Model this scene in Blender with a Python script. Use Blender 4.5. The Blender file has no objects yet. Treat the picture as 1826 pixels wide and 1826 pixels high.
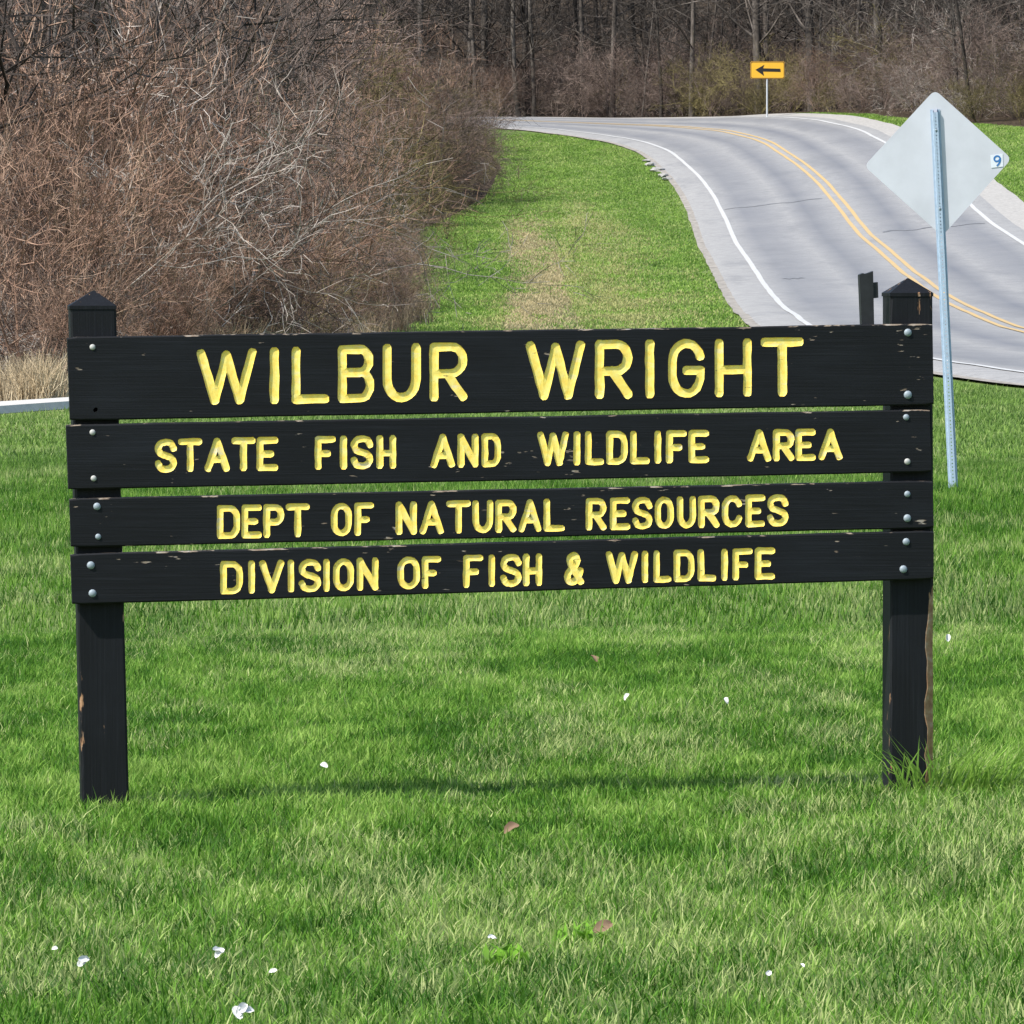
import bpy, bmesh, math, random
import numpy as np
from mathutils import Vector, Matrix

scene = bpy.context.scene
R = math.radians
random.seed(7)
rng = np.random.default_rng(11)

# ------------------------------------------------------------------ camera, sky, sun, exposure
F = 11394.0            # focal length in photo pixels (photo is 1826 px wide)
CAMH = 1.41
PITCH = math.atan((913 - 509) / F)
cam_d = bpy.data.cameras.new('camera')
cam_d.sensor_width = 36.0
cam_d.lens = F / 1826 * 36.0
cam_d.clip_start = 0.5
cam_d.clip_end = 3000
cam = bpy.data.objects.new('camera', cam_d)
scene.collection.objects.link(cam)
cam.location = (0, 0, CAMH)
cam.rotation_euler = (math.pi / 2 - PITCH, 0, 0)
scene.camera = cam

SIGN_YAW = R(6.5)
_u = Vector((math.cos(SIGN_YAW), math.sin(SIGN_YAW), 0))
_n = Vector((math.sin(SIGN_YAW), -math.cos(SIGN_YAW), 0))
SUN = (-0.58 * _u + 0.29 * _n + Vector((0, 0, 0.77))).normalized()
sun_el = math.asin(SUN.z)
world = bpy.data.worlds.new('World')
scene.world = world
world.use_nodes = True
wn = world.node_tree
bg = wn.nodes['Background']
sky = wn.nodes.new('ShaderNodeTexSky')
sky.sky_type = 'NISHITA'
sky.sun_disc = False
sky.sun_elevation = sun_el
sky.sun_rotation = math.atan2(SUN.x, SUN.y)
wn.links.new(sky.outputs[0], bg.inputs[0])
bg.inputs[1].default_value = 0.13
sl = bpy.data.lights.new('sun', 'SUN')
sl.energy = 4.2
sl.angle = R(0.6)
sl.color = (1.0, 0.955, 0.88)
so = bpy.data.objects.new('sun', sl)
so.rotation_euler = (-SUN).to_track_quat('-Z', 'Y').to_euler()
scene.collection.objects.link(so)
scene.view_settings.view_transform = 'Standard'
scene.view_settings.look = 'None'
scene.view_settings.exposure = 0.6
scene.view_settings.gamma = 1.0

# ------------------------------------------------------------------ helpers
col = scene.collection

def tag(o, label=None, cat=None, group=None, kind=None):
    if label: o['label'] = label
    if cat: o['category'] = cat
    if group: o['group'] = group
    if kind: o['kind'] = kind
    return o

def mkobj(name, me, mats=(), parent=None):
    for m in (mats if isinstance(mats, (list, tuple)) else [mats]):
        me.materials.append(m)
    o = bpy.data.objects.new(name, me)
    col.objects.link(o)
    if parent: o.parent = parent
    return o

def empty(name, loc=(0, 0, 0), rz=0.0):
    o = bpy.data.objects.new(name, None)
    o.empty_display_size = 0.2
    o.location = loc
    o.rotation_euler = (0, 0, rz)
    col.objects.link(o)
    return o

def mesh_np(name, V, faces_flat, fsize, smooth=False):
    """V (n,3), faces_flat 1-D loop indices with fsize verts per face (3 or 4)"""
    me = bpy.data.meshes.new(name)
    V = np.asarray(V, np.float32); fl = np.asarray(faces_flat, np.int32).ravel()
    nf = len(fl) // fsize
    me.vertices.add(len(V)); me.vertices.foreach_set('co', V.ravel())
    me.loops.add(len(fl)); me.loops.foreach_set('vertex_index', fl)
    me.polygons.add(nf)
    me.polygons.foreach_set('loop_start', np.arange(nf, dtype=np.int32) * fsize)
    me.polygons.foreach_set('loop_total', np.full(nf, fsize, np.int32))
    if smooth: me.polygons.foreach_set('use_smooth', np.ones(nf, bool))
    me.update(calc_edges=True)
    return me

def pattr(me, name, arr):
    a = me.attributes.new(name, 'FLOAT', 'POINT')
    a.data.foreach_set('value', np.asarray(arr, np.float32))

def pcolor(me, name, arr):
    arr = np.asarray(arr, np.float32)
    a = me.attributes.new(name, 'FLOAT_COLOR', 'POINT')
    a.data.foreach_set('color', np.c_[arr, np.ones(len(arr), np.float32)].ravel())

def pydata(name, verts, faces, smooth=False):
    me = bpy.data.meshes.new(name)
    me.from_pydata([tuple(v) for v in verts], [], faces)
    if smooth:
        for p in me.polygons: p.use_smooth = True
    me.update()
    return me

def fix_normals(me):
    bm = bmesh.new(); bm.from_mesh(me)
    bmesh.ops.recalc_face_normals(bm, faces=bm.faces)
    bm.to_mesh(me); bm.free()
    return me

_tab = rng.random((256, 256)).astype(np.float32)
def vnoise(x, y, s):
    """smooth value noise 0..1, feature size s metres"""
    x = np.asarray(x, float) / s + 500.3; y = np.asarray(y, float) / s + 500.7
    xi = np.floor(x).astype(int); yi = np.floor(y).astype(int)
    fx = x - xi; fy = y - yi
    fx = fx * fx * (3 - 2 * fx); fy = fy * fy * (3 - 2 * fy)
    g = lambda a, b: _tab[a & 255, b & 255]
    return (g(xi, yi) * (1 - fx) + g(xi + 1, yi) * fx) * (1 - fy) + (g(xi, yi + 1) * (1 - fx) + g(xi + 1, yi + 1) * fx) * fy
def fnoise(x, y, s):
    return (vnoise(x, y, s) * 0.5 + vnoise(x + 31, y + 17, s * .47) * 0.3 + vnoise(x + 71, y - 9, s * .21) * 0.2)
def sstep(a, b, x):
    t = np.clip((np.asarray(x, float) - a) / (b - a), 0, 1)
    return t * t * (3 - 2 * t)

# ------------------------------------------------------------------ terrain shape
_K = np.array([-80, 40, 60, 80, 100, 112, 125, 137, 150, 162, 175, 187, 200, 212, 225, 237, 250, 260, 270, 277, 285, 300, 330, 420, 700.])
_Z = np.array([0, 0, 0.02, 0.17, 0.394, 0.60, 0.87, 1.20, 1.64, 2.15, 2.76, 3.45, 4.22, 5.04, 5.92, 6.80, 7.68, 8.26, 8.64, 8.80, 8.88, 10.5, 17, 40, 60.])
_yd = np.arange(-80, 700, 0.5)
_g = np.interp(_yd, _K, _Z)
_k = np.exp(-np.linspace(-2, 2, 25) ** 2); _k /= _k.sum()
_g = np.convolve(np.pad(_g, 12, mode='edge'), _k, 'valid')
def ground(x, y):
    x = np.asarray(x, float); y = np.asarray(y, float)
    c = 6.5 * np.tanh((x - 10) / 6.5)
    bank = 0.124 * c * np.clip((y - 120) / 80, 0, 1) * (1 - sstep(250, 288, y))
    side = 0.10 * np.clip(-x - 24, 0, 60) * sstep(60, 120, y) * 0.6
    und = 0.03 * (vnoise(x, y, 6.0) - .5) * sstep(20, 30, y) + 0.02 * (vnoise(x, y, 2.2) - .5)
    tilt = -0.045 * (1 - sstep(40, 75, y)) + 0.012 * np.clip(x, -6, 6) * (1 - sstep(24, 40, y))
    return np.interp(y, _yd, _g) + bank + side + und + tilt

_cp, _sp = math.cos(PITCH), math.sin(PITCH)
def ray(px, py):
    a = (px - 913) / F; b = (913 - py) / F
    v = Vector((a, _cp + b * _sp, -_sp + b * _cp))
    return v / v.y
CAM = Vector((0, 0, CAMH))
def hit(px, py, lift=0.0):
    """where the line of sight through a photo pixel meets the ground"""
    d = ray(px, py)
    ys = np.arange(8, 320, 0.25)
    diff = CAMH + d.z * ys - ground(d.x * ys, ys) - lift
    i = int(np.argmax(diff < 0))
    if diff[i] >= 0: i = len(ys) - 1
    t = ys[i] if i == 0 else ys[i - 1] + 0.25 * diff[i - 1] / (diff[i - 1] - diff[i] + 1e-9)
    return CAM + d * t

# ------------------------------------------------------------------ materials
def new_mat(name):
    m = bpy.data.materials.new(name); m.use_nodes = True
    nt = m.node_tree
    return m, nt, nt.nodes['Principled BSDF']
def N(nt, t, **kw):
    n = nt.nodes.new(t)
    for k, v in kw.items():
        if k in ('operation', 'blend_type', 'data_type', 'attribute_name', 'noise_dimensions', 'feature', 'clamp'):
            setattr(n, k, v)
        else:
            n.inputs[k].default_value = v
    return n
def lk(nt, a, b): nt.links.new(a, b)
def ramp(nt, fac, stops):
    r = nt.nodes.new('ShaderNodeValToRGB')
    els = r.color_ramp.elements
    while len(els) < len(stops): els.new(0.5)
    for e, (p, c) in zip(els, stops):
        e.position = p; e.color = (*c, 1) if len(c) == 3 else c
    lk(nt, fac, r.inputs[0]); return r
def coords(nt, scale, kind='Object'):
    tc = nt.nodes.new('ShaderNodeTexCoord'); mp = nt.nodes.new('ShaderNodeMapping')
    mp.inputs['Scale'].default_value = scale
    lk(nt, tc.outputs[kind], mp.inputs[0]); return mp.outputs[0]
def noise(nt, vec, scale=1.0, detail=4.0, rough=0.6):
    n = N(nt, 'ShaderNodeTexNoise', Scale=scale, Detail=detail, Roughness=rough)
    lk(nt, vec, n.inputs['Vector']); return n.outputs[0]
def mixc(nt, fac, a, b, mode='MIX'):
    m = nt.nodes.new('ShaderNodeMix'); m.data_type = 'RGBA'; m.blend_type = mode
    for sock, v in ((m.inputs[0], fac), (m.inputs[6], a), (m.inputs[7], b)):
        if isinstance(v, (int, float)): sock.default_value = v
        elif isinstance(v, tuple): sock.default_value = (*v, 1)
        else: lk(nt, v, sock)
    return m.outputs[2]
def math_(nt, op, a, b=None, c=None, clamp=False):
    m = nt.nodes.new('ShaderNodeMath'); m.operation = op; m.use_clamp = clamp
    for i, v in enumerate((a, b, c)):
        if v is None: continue
        if isinstance(v, (int, float)): m.inputs[i].default_value = v
        else: lk(nt, v, m.inputs[i])
    return m.outputs[0]
def bump(nt, p, h, strength, dist):
    b = N(nt, 'ShaderNodeBump', Strength=strength, Distance=dist)
    lk(nt, h, b.inputs['Height']); lk(nt, b.outputs[0], p.inputs['Normal'])

def mat_plain(name, color, rough=0.6, metal=0.0, var=0.0, scale=8.0):
    m, nt, p = new_mat(name)
    p.inputs['Roughness'].default_value = rough; p.inputs['Metallic'].default_value = metal
    if var:
        n = noise(nt, coords(nt, (1, 1, 1)), scale, 5)
        c = ramp(nt, n, [(0.3, tuple(v * (1 - var) for v in color)), (0.7, tuple(min(1, v * (1 + var)) for v in color))])
        lk(nt, c.outputs[0], p.inputs['Base Color'])
    else:
        p.inputs['Base Color'].default_value = (*color, 1)
    return m

def mat_paint(name, vertical):
    """black paint on weathered boards: grain, chips, worn arrises"""
    m, nt, p = new_mat(name)
    gs = (150, 150, 3.0) if vertical else (3.0, 150, 150)
    grain = noise(nt, coords(nt, gs), 1.0, 4, 0.65)
    fade = noise(nt, coords(nt, (3, 3, 3) if vertical else (2, 6, 9)), 1.0, 4, 0.6)
    base = ramp(nt, grain, [(0.25, (0.0022, 0.0026, 0.0036)), (0.55, (0.0040, 0.0049, 0.0068)), (0.85, (0.014, 0.016, 0.020))])
    c1 = mixc(nt, ramp(nt, fade, [(0.45, (0, 0, 0)), (0.75, (0.5, 0.5, 0.5))]).outputs[0], base.outputs[0], (0.012, 0.0145, 0.020))
    chipn = noise(nt, coords(nt, (60, 60, 14) if vertical else (16, 60, 75)), 1.0, 3, 0.55)
    zone = noise(nt, coords(nt, (3.1, 3.1, 3.1)), 1.3, 2, 0.5)
    geo = nt.nodes.new('ShaderNodeNewGeometry')
    sep = nt.nodes.new('ShaderNodeSeparateXYZ'); lk(nt, geo.outputs['Normal'], sep.inputs[0])
    up = math_(nt, 'MULTIPLY', sep.outputs[2], 0.17, clamp=True)
    if vertical:
        at = nt.nodes.new('ShaderNodeAttribute'); at.attribute_name = 'wear'
        up = math_(nt, 'MULTIPLY_ADD', at.outputs['Fac'], 0.36, -0.05)
    tc = nt.nodes.new('ShaderNodeTexCoord'); s2 = nt.nodes.new('ShaderNodeSeparateXYZ'); lk(nt, tc.outputs['Object'], s2.inputs[0])
    tot = math_(nt, 'ADD', chipn, math_(nt, 'MULTIPLY', math_(nt, 'SUBTRACT', zone, 0.5), 0.42))
    tot = math_(nt, 'ADD', tot, up)
    if not vertical:     # paint has let go more round the bolts at the right-hand end
        right = math_(nt, 'SUBTRACT', 1.0, math_(nt, 'MULTIPLY', math_(nt, 'ABSOLUTE', math_(nt, 'SUBTRACT', s2.outputs[0], 2.40)), 9.0), clamp=True)
        tot = math_(nt, 'ADD', tot, math_(nt, 'MULTIPLY', right, 0.055))
    chip = ramp(nt, tot, [(0.70, (0, 0, 0)), (0.74, (1, 1, 1))])
    wood = ramp(nt, noise(nt, coords(nt, (40, 40, 40)), 1.0, 3), [(0.3, (0.20, 0.10, 0.05)), (0.55, (0.34, 0.20, 0.11)), (0.75, (0.42, 0.33, 0.25))] if vertical else [(0.3, (0.16, 0.11, 0.075)), (0.55, (0.27, 0.22, 0.17)), (0.75, (0.38, 0.36, 0.33))])
    c2 = mixc(nt, chip.outputs[0], c1, wood.outputs[0])
    lk(nt, c2, p.inputs['Base Color'])
    p.inputs['Roughness'].default_value = 0.62
    p.inputs['Specular IOR Level'].default_value = 0.25
    hsum = math_(nt, 'SUBTRACT', grain, math_(nt, 'MULTIPLY', chip.outputs[0], 0.6))
    bump(nt, p, hsum, 0.5, 0.002)
    return m
M_board = mat_paint('black_board_paint', False)
M_post = mat_paint('black_post_paint', True)

def mat_yellow():
    m, nt, p = new_mat('yellow_letter_paint')
    n = noise(nt, coords(nt, (60, 60, 60)), 1.0, 4, 0.6)
    c = ramp(nt, n, [(0.25, (0.93, 0.62, 0.09)), (0.5, (0.95, 0.75, 0.16)), (0.75, (0.95, 0.83, 0.30))])
    w = noise(nt, coords(nt, (9, 30, 30)), 1.0, 5, 0.7)
    c2 = mixc(nt, ramp(nt, w, [(0.58, (0, 0, 0)), (0.70, (0.8, 0.8, 0.8))]).outputs[0], c.outputs[0], (0.75, 0.66, 0.52))
    d = noise(nt, coords(nt, (14, 50, 45)), 1.7, 4, 0.7)
    c3 = mixc(nt, ramp(nt, d, [(0.66, (0, 0, 0)), (0.72, (0.75, 0.75, 0.75))]).outputs[0], c2, (0.10, 0.08, 0.05))
    lk(nt, c3, p.inputs['Base Color']); p.inputs['Roughness'].default_value = 0.55
    bump(nt, p, n, 0.3, 0.002)
    return m
M_yellow = mat_yellow()
M_bolt = mat_plain('galvanised_bolt', (0.27, 0.32, 0.36), 0.6, 0.1, 0.2, 200)
M_boltpale = mat_plain('pale_bolt', (0.42, 0.42, 0.40), 0.6, 0.0, 0.1, 200)
M_galv = mat_plain('galvanised_steel', (0.38, 0.48, 0.60), 0.5, 0.10, 0.12, 30)
M_alu = mat_plain('sheet_aluminium', (0.58, 0.59, 0.645), 0.5, 0.05, 0.11, 2.2)
M_sticker = mat_plain('sticker_white', (0.70, 0.74, 0.80), 0.5)
M_blue = mat_plain('sticker_blue', (0.03, 0.16, 0.42), 0.5)
M_signyel = mat_plain('sign_sheeting_yellow', (0.86, 0.47, 0.03), 0.45, 0, 0.04, 3)
M_signblk = mat_plain('sign_black', (0.012, 0.010, 0.008), 0.6)
M_stake = mat_plain('black_stake', (0.010, 0.011, 0.013), 0.6, 0, 0.4, 40)

def mat_bark(name, dark, mid, light, sc=6.0):
    m, nt, p = new_mat(name)
    oi = nt.nodes.new('ShaderNodeObjectInfo')
    n = noise(nt, coords(nt, (sc, sc, sc * .4)), 1.0, 4, 0.7)
    c = ramp(nt, n, [(0.3, dark), (0.5, mid), (0.72, light)])
    h = N(nt, 'ShaderNodeHueSaturation')
    h.inputs['Value'].default_value = 1.0
    v = math_(nt, 'MULTIPLY_ADD', oi.outputs['Random'], 0.95, 0.42)
    lk(nt, v, h.inputs['Value']); lk(nt, c.outputs[0], h.inputs['Color'])
    lk(nt, h.outputs[0], p.inputs['Base Color']); p.inputs['Roughness'].default_value = 0.85
    p.inputs['Specular IOR Level'].default_value = 0.2
    return m
M_red = mat_bark('reddish_twigs', (0.085, 0.048, 0.035), (0.225, 0.140, 0.098), (0.41, 0.295, 0.215), 1.4)
M_brown = mat_bark('brown_twigs', (0.070, 0.050, 0.042), (0.185, 0.135, 0.112), (0.34, 0.27, 0.225), 1.4)
M_olive = mat_bark('olive_twigs', (0.078, 0.064, 0.024), (0.21, 0.176, 0.074), (0.37, 0.31, 0.145), 1.4)
M_grey = mat_bark('grey_twigs', (0.16, 0.14, 0.12), (0.33, 0.29, 0.25), (0.52, 0.48, 0.43), 1.4)
M_shaded_twigs = mat_bark('shaded_twigs', (0.030, 0.025, 0.022), (0.085, 0.068, 0.058), (0.19, 0.155, 0.13), 1.4)  # lowered twig colour stands in for the shade deep in the thicket
M_straw = mat_bark('dry_straw', (0.17, 0.12, 0.07), (0.32, 0.245, 0.155), (0.52, 0.43, 0.29), 2.0)
M_bark = mat_bark('tree_bark', (0.032, 0.027, 0.023), (0.080, 0.068, 0.058), (0.17, 0.148, 0.13), 3.0)
M_palebark = mat_bark('pale_tree_bark', (0.07, 0.06, 0.05), (0.16, 0.14, 0.12), (0.30, 0.27, 0.235), 3.0)

def mat_ground():
    m, nt, p = new_mat('lawn_soil')
    v = coords(nt, (1, 1, 1))
    n1 = noise(nt, v, 0.22, 5, 0.6); n2 = noise(nt, v, 2.4, 5, 0.7); n3 = noise(nt, v, 14, 4, 0.75)
    mixn = math_(nt, 'ADD', math_(nt, 'MULTIPLY', n1, 0.35), math_(nt, 'ADD', math_(nt, 'MULTIPLY', n2, 0.35), math_(nt, 'MULTIPLY', n3, 0.30)))
    gr = ramp(nt, mixn, [(0.38, (0.048, 0.090, 0.018)), (0.46, (0.100, 0.168, 0.036)), (0.54, (0.165, 0.235, 0.066)), (0.63, (0.27, 0.31, 0.13))])
    dry = nt.nodes.new('ShaderNodeAttribute'); dry.attribute_name = 'dry'
    dn = math_(nt, 'ADD', dry.outputs['Fac'], math_(nt, 'MULTIPLY', math_(nt, 'SUBTRACT', mixn, 0.5), 2.6))
    dn = math_(nt, 'MULTIPLY', dn, math_(nt, 'GREATER_THAN', dry.outputs['Fac'], 0.02))
    c = mixc(nt, ramp(nt, dn, [(0.25, (0, 0, 0)), (0.85, (1, 1, 1))]).outputs[0], gr.outputs[0], (0.37, 0.345, 0.18))
    lit = nt.nodes.new('ShaderNodeAttribute'); lit.attribute_name = 'litter'
    ln = math_(nt, 'ADD', lit.outputs['Fac'], math_(nt, 'MULTIPLY', math_(nt, 'SUBTRACT', n2, 0.5), 0.9))
    lr = ramp(nt, noise(nt, v, 5.0, 5, 0.75), [(0.3, (0.022, 0.017, 0.012)), (0.5, (0.06, 0.044, 0.03)), (0.7, (0.13, 0.097, 0.066))])
    c2 = mixc(nt, ramp(nt, ln, [(0.42, (0, 0, 0)), (0.58, (1, 1, 1))]).outputs[0], c, lr.outputs[0])
    lk(nt, c2, p.inputs['Base Color']); p.inputs['Roughness'].default_value = 0.95
    p.inputs['Specular IOR Level'].default_value = 0.1
    bump(nt, p, math_(nt, 'ADD', n3, n2), 0.8, 0.07)
    return m
M_ground = mat_ground()

def mat_blade():
    m, nt, p = new_mat('grass_blade')
    at = nt.nodes.new('ShaderNodeAttribute'); at.attribute_name = 'Col'
    lk(nt, at.outputs['Color'], p.inputs['Base Color'])
    p.inputs['Roughness'].default_value = 0.5
    p.inputs['Specular IOR Level'].default_value = 0.12
    tr = nt.nodes.new('ShaderNodeBsdfTranslucent'); lk(nt, at.outputs['Color'], tr.inputs[0])
    mx = nt.nodes.new('ShaderNodeMixShader'); mx.inputs[0].default_value = 0.38
    out = nt.nodes['Material Output']
    lk(nt, p.outputs[0], mx.inputs[1]); lk(nt, tr.outputs[0], mx.inputs[2]); lk(nt, mx.outputs[0], out.inputs[0])
    return m
M_blade = mat_blade()

def mat_road():
    m, nt, p = new_mat('worn_asphalt')
    at = nt.nodes.new('ShaderNodeAttribute'); at.attribute_name = 'track'
    v = coords(nt, (1, 1, 1))
    n1 = noise(nt, v, 0.25, 4, 0.6); n2 = noise(nt, v, 3.0, 5, 0.7); n3 = noise(nt, v, 22, 3, 0.7)
    base = ramp(nt, math_(nt, 'ADD', math_(nt, 'MULTIPLY', n2, 0.5), math_(nt, 'MULTIPLY', n3, 0.5)), [(0.38, (0.235, 0.232, 0.226)), (0.62, (0.36, 0.354, 0.343))])
    tk = math_(nt, 'MULTIPLY', at.outputs['Fac'], math_(nt, 'MULTIPLY_ADD', n1, 0.9, 0.45), clamp=True)
    c = mixc(nt, math_(nt, 'MULTIPLY', tk, 1.0), base.outputs[0], (0.150, 0.156, 0.172))
    st = noise(nt, coords(nt, (0.8, 0.16, 1)), 1.0, 5, 0.65)
    c2 = mixc(nt, ramp(nt, st, [(0.52, (0, 0, 0)), (0.72, (0.6, 0.6, 0.6))]).outputs[0], c, (0.165, 0.168, 0.175))
    lk(nt, c2, p.inputs['Base Color']); p.inputs['Roughness'].default_value = 0.85
    bump(nt, p, n3, 0.3, 0.01)
    return m
M_road = mat_road()
def mat_line(name, colr, worn):
    m, nt, p = new_mat(name)
    v = coords(nt, (1, 1, 1))
    n = noise(nt, v, 6.0, 5, 0.75)
    c = mixc(nt, ramp(nt, n, [(0.52, (0, 0, 0)), (0.70, (worn, worn, worn))]).outputs[0], colr, (0.30, 0.295, 0.285))
    lk(nt, c, p.inputs['Base Color']); p.inputs['Roughness'].default_value = 0.7
    return m
M_white = mat_line('white_road_paint', (0.52, 0.52, 0.51), 0.85)
M_yline = mat_line('yellow_road_paint', (0.52, 0.36, 0.15), 0.85)
M_tar = mat_plain('tar_seam', (0.19, 0.19, 0.195), 0.6, 0, 0.3, 4)
M_gravel = mat_plain('pale_gravel', (0.36, 0.345, 0.32), 0.95, 0, 0.25, 9)
M_dirt = mat_plain('verge_dirt', (0.29, 0.265, 0.23), 0.95, 0, 0.5, 5)
M_path = mat_plain('pale_path', (0.52, 0.50, 0.46), 0.9, 0, 0.12, 6)
M_petal = mat_plain('white_petal', (0.70, 0.70, 0.68), 0.6, 0, 0.06, 60)
M_leaf = mat_plain('dry_leaf', (0.20, 0.125, 0.075), 0.8, 0, 0.3, 60)
M_rubble = mat_plain('broken_asphalt', (0.34, 0.33, 0.31), 0.9, 0, 0.3, 6)

# ------------------------------------------------------------------ the setting: ground, road, shoulders, side drive
# road centre line in plan (from camera side, up the hill, round the left-hand bend)
CL = [(22, -40), (21.2, -10), (19.5, 15), (17, 38), (14, 58), (11.6, 73), (10.2, 83), (9.35, 93), (8.95, 103), (8.8, 113), (8.9, 124), (9.1, 136), (9.35, 150),
      (9.55, 164), (9.7, 178), (9.9, 192), (10.0, 205), (9.9, 217), (9.65, 228), (9.2, 238), (8.2, 248), (6.3, 257.5), (3.2, 265.5), (-1.6, 272.3), (-7.5, 277), (-15, 280), (-30, 282), (-60, 282)]
def catmull(P, n):
    P = np.array(P, float); P = np.vstack([2 * P[0] - P[1], P, 2 * P[-1] - P[-2]])
    out = []
    for i in range(1, len(P) - 2):
        p0, p1, p2, p3 = P[i - 1:i + 3]
        for t in np.linspace(0, 1, n, endpoint=False):
            out.append(0.5 * ((2 * p1) + (-p0 + p2) * t + (2 * p0 - 5 * p1 + 4 * p2 - p3) * t * t + (-p0 + 3 * p1 - 3 * p2 + p3) * t ** 3))
    out.append(P[-2]); return np.array(out)
CLs = catmull(CL, 12)
_t = np.gradient(CLs, axis=0); _t /= np.linalg.norm(_t, axis=1)[:, None]
CLn = np.c_[_t[:, 1], -_t[:, 0]]            # to the right of travel (uphill)
ARC = np.r_[0, np.cumsum(np.linalg.norm(np.diff(CLs, axis=0), axis=1))]

def strip(offs, lift, rag=0.0, i0=0, i1=None, crown=0.0, path=None, nor=None, drop_edges=0.0):
    pth = CLs if path is None else path; nr = CLn if nor is None else nor
    i1 = len(pth) if i1 is None else i1
    V = []; U = []
    k = len(offs)
    for i in range(i0, i1):
        for j, o in enumerate(offs):
            oo = o
            if rag and j in (0, k - 1):
                oo += rag * (float(fnoise(i * 1.3 + j * 50, 3.0, 4.0)) - .5) * 2
            p = pth[i] + nr[i] * oo
            z = float(ground(p[0], p[1])) + lift - (drop_edges if j in (0, k - 1) else 0)
            V.append((p[0], p[1], z)); U.append(oo)
    m = i1 - i0
    Fc = [(a * k + b, a * k + b + 1, (a + 1) * k + b + 1, (a + 1) * k + b) for a in range(m - 1) for b in range(k - 1)]
    return V, Fc, np.array(U)

# ground sheet
xs = np.r_[-420, -300, -200, -140, -100, -75, -60, -50, -42, -36, -31, np.arange(-27, 32, 0.85), 34, 38, 44, 52, 65, 85, 120, 180, 280, 420]
ys = np.r_[-80, -50, -30, -15, -5, np.arange(2, 60, 1.5), np.arange(60, 300, 1.1), np.arange(300, 345, 4), 360, 390, 430, 500, 600, 690]
XX, YY = np.meshgrid(xs, ys)
ZZ = ground(XX, YY)
# left thicket edge as a line in plan, right-hand wood edge
BY = np.array([50, 60, 68, 72, 80, 95, 118, 150, 185, 198, 212, 232, 245, 258, 275])
BX = np.array([-12.5, -9, -6.1, -4.9, -3.9, -2.6, -1.45, -2.3, -3.1, -2.0, -0.6, -0.1, -0.8, -2.0, -7])
bx = lambda y: np.interp(y, BY, BX)
RY = np.array([150, 190, 225, 232, 240, 250, 260, 269.5, 277, 282, 300])
RX = np.array([60, 40, 23, 18.6, 15.6, 13.8, 11.6, 7.8, 2.2, -4, -60])
litter = sstep(-0.6, 0.6, bx(YY) - XX) * sstep(60, 66, YY)
rside = sstep(-0.6, 0.8, XX - np.interp(YY, RY, RX)) * sstep(200, 215, YY)
litter = np.maximum(np.maximum(litter, rside), sstep(284, 288, YY))
# tan tracks on the verge, thin pale turf further off on the lawn
dry = np.exp(-((XX - (0.55 + 0.25 * np.sin(YY / 11))) / 0.5) ** 2) * sstep(112, 118, YY) * (1 - sstep(188, 206, YY)) * 0.95
dry += 0.62 * np.exp(-((XX - 2.3) / 1.5) ** 2) * sstep(110, 125, YY) * (1 - sstep(195, 225, YY))
dry += 0.30 * sstep(45, 62, YY) * (1 - sstep(74, 84, YY)) * (XX < 4)
dry = np.clip(dry, 0, 1)
V = np.c_[XX.ravel(), YY.ravel(), ZZ.ravel()]
nx, ny = len(xs), len(ys)
ii = (np.arange(ny - 1)[:, None] * nx + np.arange(nx - 1)[None]).ravel()
gme = mesh_np('ground', V, np.c_[ii, ii + 1, ii + nx + 1, ii + nx], 4, True)
pattr(gme, 'litter', litter.ravel()); pattr(gme, 'dry', dry.ravel())
ground_o = mkobj('ground', gme, M_ground)
tag(ground_o, 'grassy ground rising to a wooded hill', kind='structure')

offs = [-4.35, -4.2, -3.5, -2.9, -2.3, -1.7, -1.1, -0.5, 0, .5, 1.1, 1.7, 2.3, 2.9, 3.5, 4.0, 4.1]
V, Fc, U = strip(offs, 0.07, 0.035, drop_edges=0.03)
rme = pydata('road', V, Fc, True)
tr = np.zeros(len(V))
for c0 in (-2.65, -1.0, 1.0, 2.65):
    tr += np.exp(-((U - c0) / 0.5) ** 2)
pattr(rme, 'track', np.clip(tr, 0, 1))
road = tag(mkobj('road', rme, M_road), 'pale worn two-lane asphalt road curving up the hill', kind='structure')
def line(name, o0, o1, mat, label=None):
    V, Fc, _ = strip([o0, o1], 0.082, 0.010)
    o = mkobj(name, pydata(name, V, Fc), mat, road)
    if label: tag(o, label)
line('edge_line', -3.57, -3.45, M_white); line('edge_line', 3.43, 3.55, M_white)
line('centre_line', -0.20, -0.09, M_yline); line('centre_line', 0.09, 0.20, M_yline)
def seam(py_list, o0, o1, wid):
    # a tar-filled transverse crack: a thin wavering sheet across one lane
    i = int(np.argmin(np.abs(CLs[:, 1] - py_list)))
    V = []; n = 24
    for a in range(n):
        o = o0 + (o1 - o0) * a / (n - 1)
        w = wid * (0.5 + random.random()); q = CLs[i] + CLn[i] * o + _t[i] * (0.25 * math.sin(a * .7) + random.uniform(-.1, .1))
        for s in (-1, 1):
            p = q + _t[i] * w * s
            V.append((p[0], p[1], float(ground(p[0], p[1])) + 0.079))
    mkobj('tar_seam', pydata('tar_seam', V, [(2 * a, 2 * a + 1, 2 * a + 3, 2 * a + 2) for a in range(n - 1)]), M_tar, road)
seam(197, -3.4, -0.4, 0.16); seam(176, 0.5, 3.3, 0.18); seam(150, -3.0, -2.5, 0.2)

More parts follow.
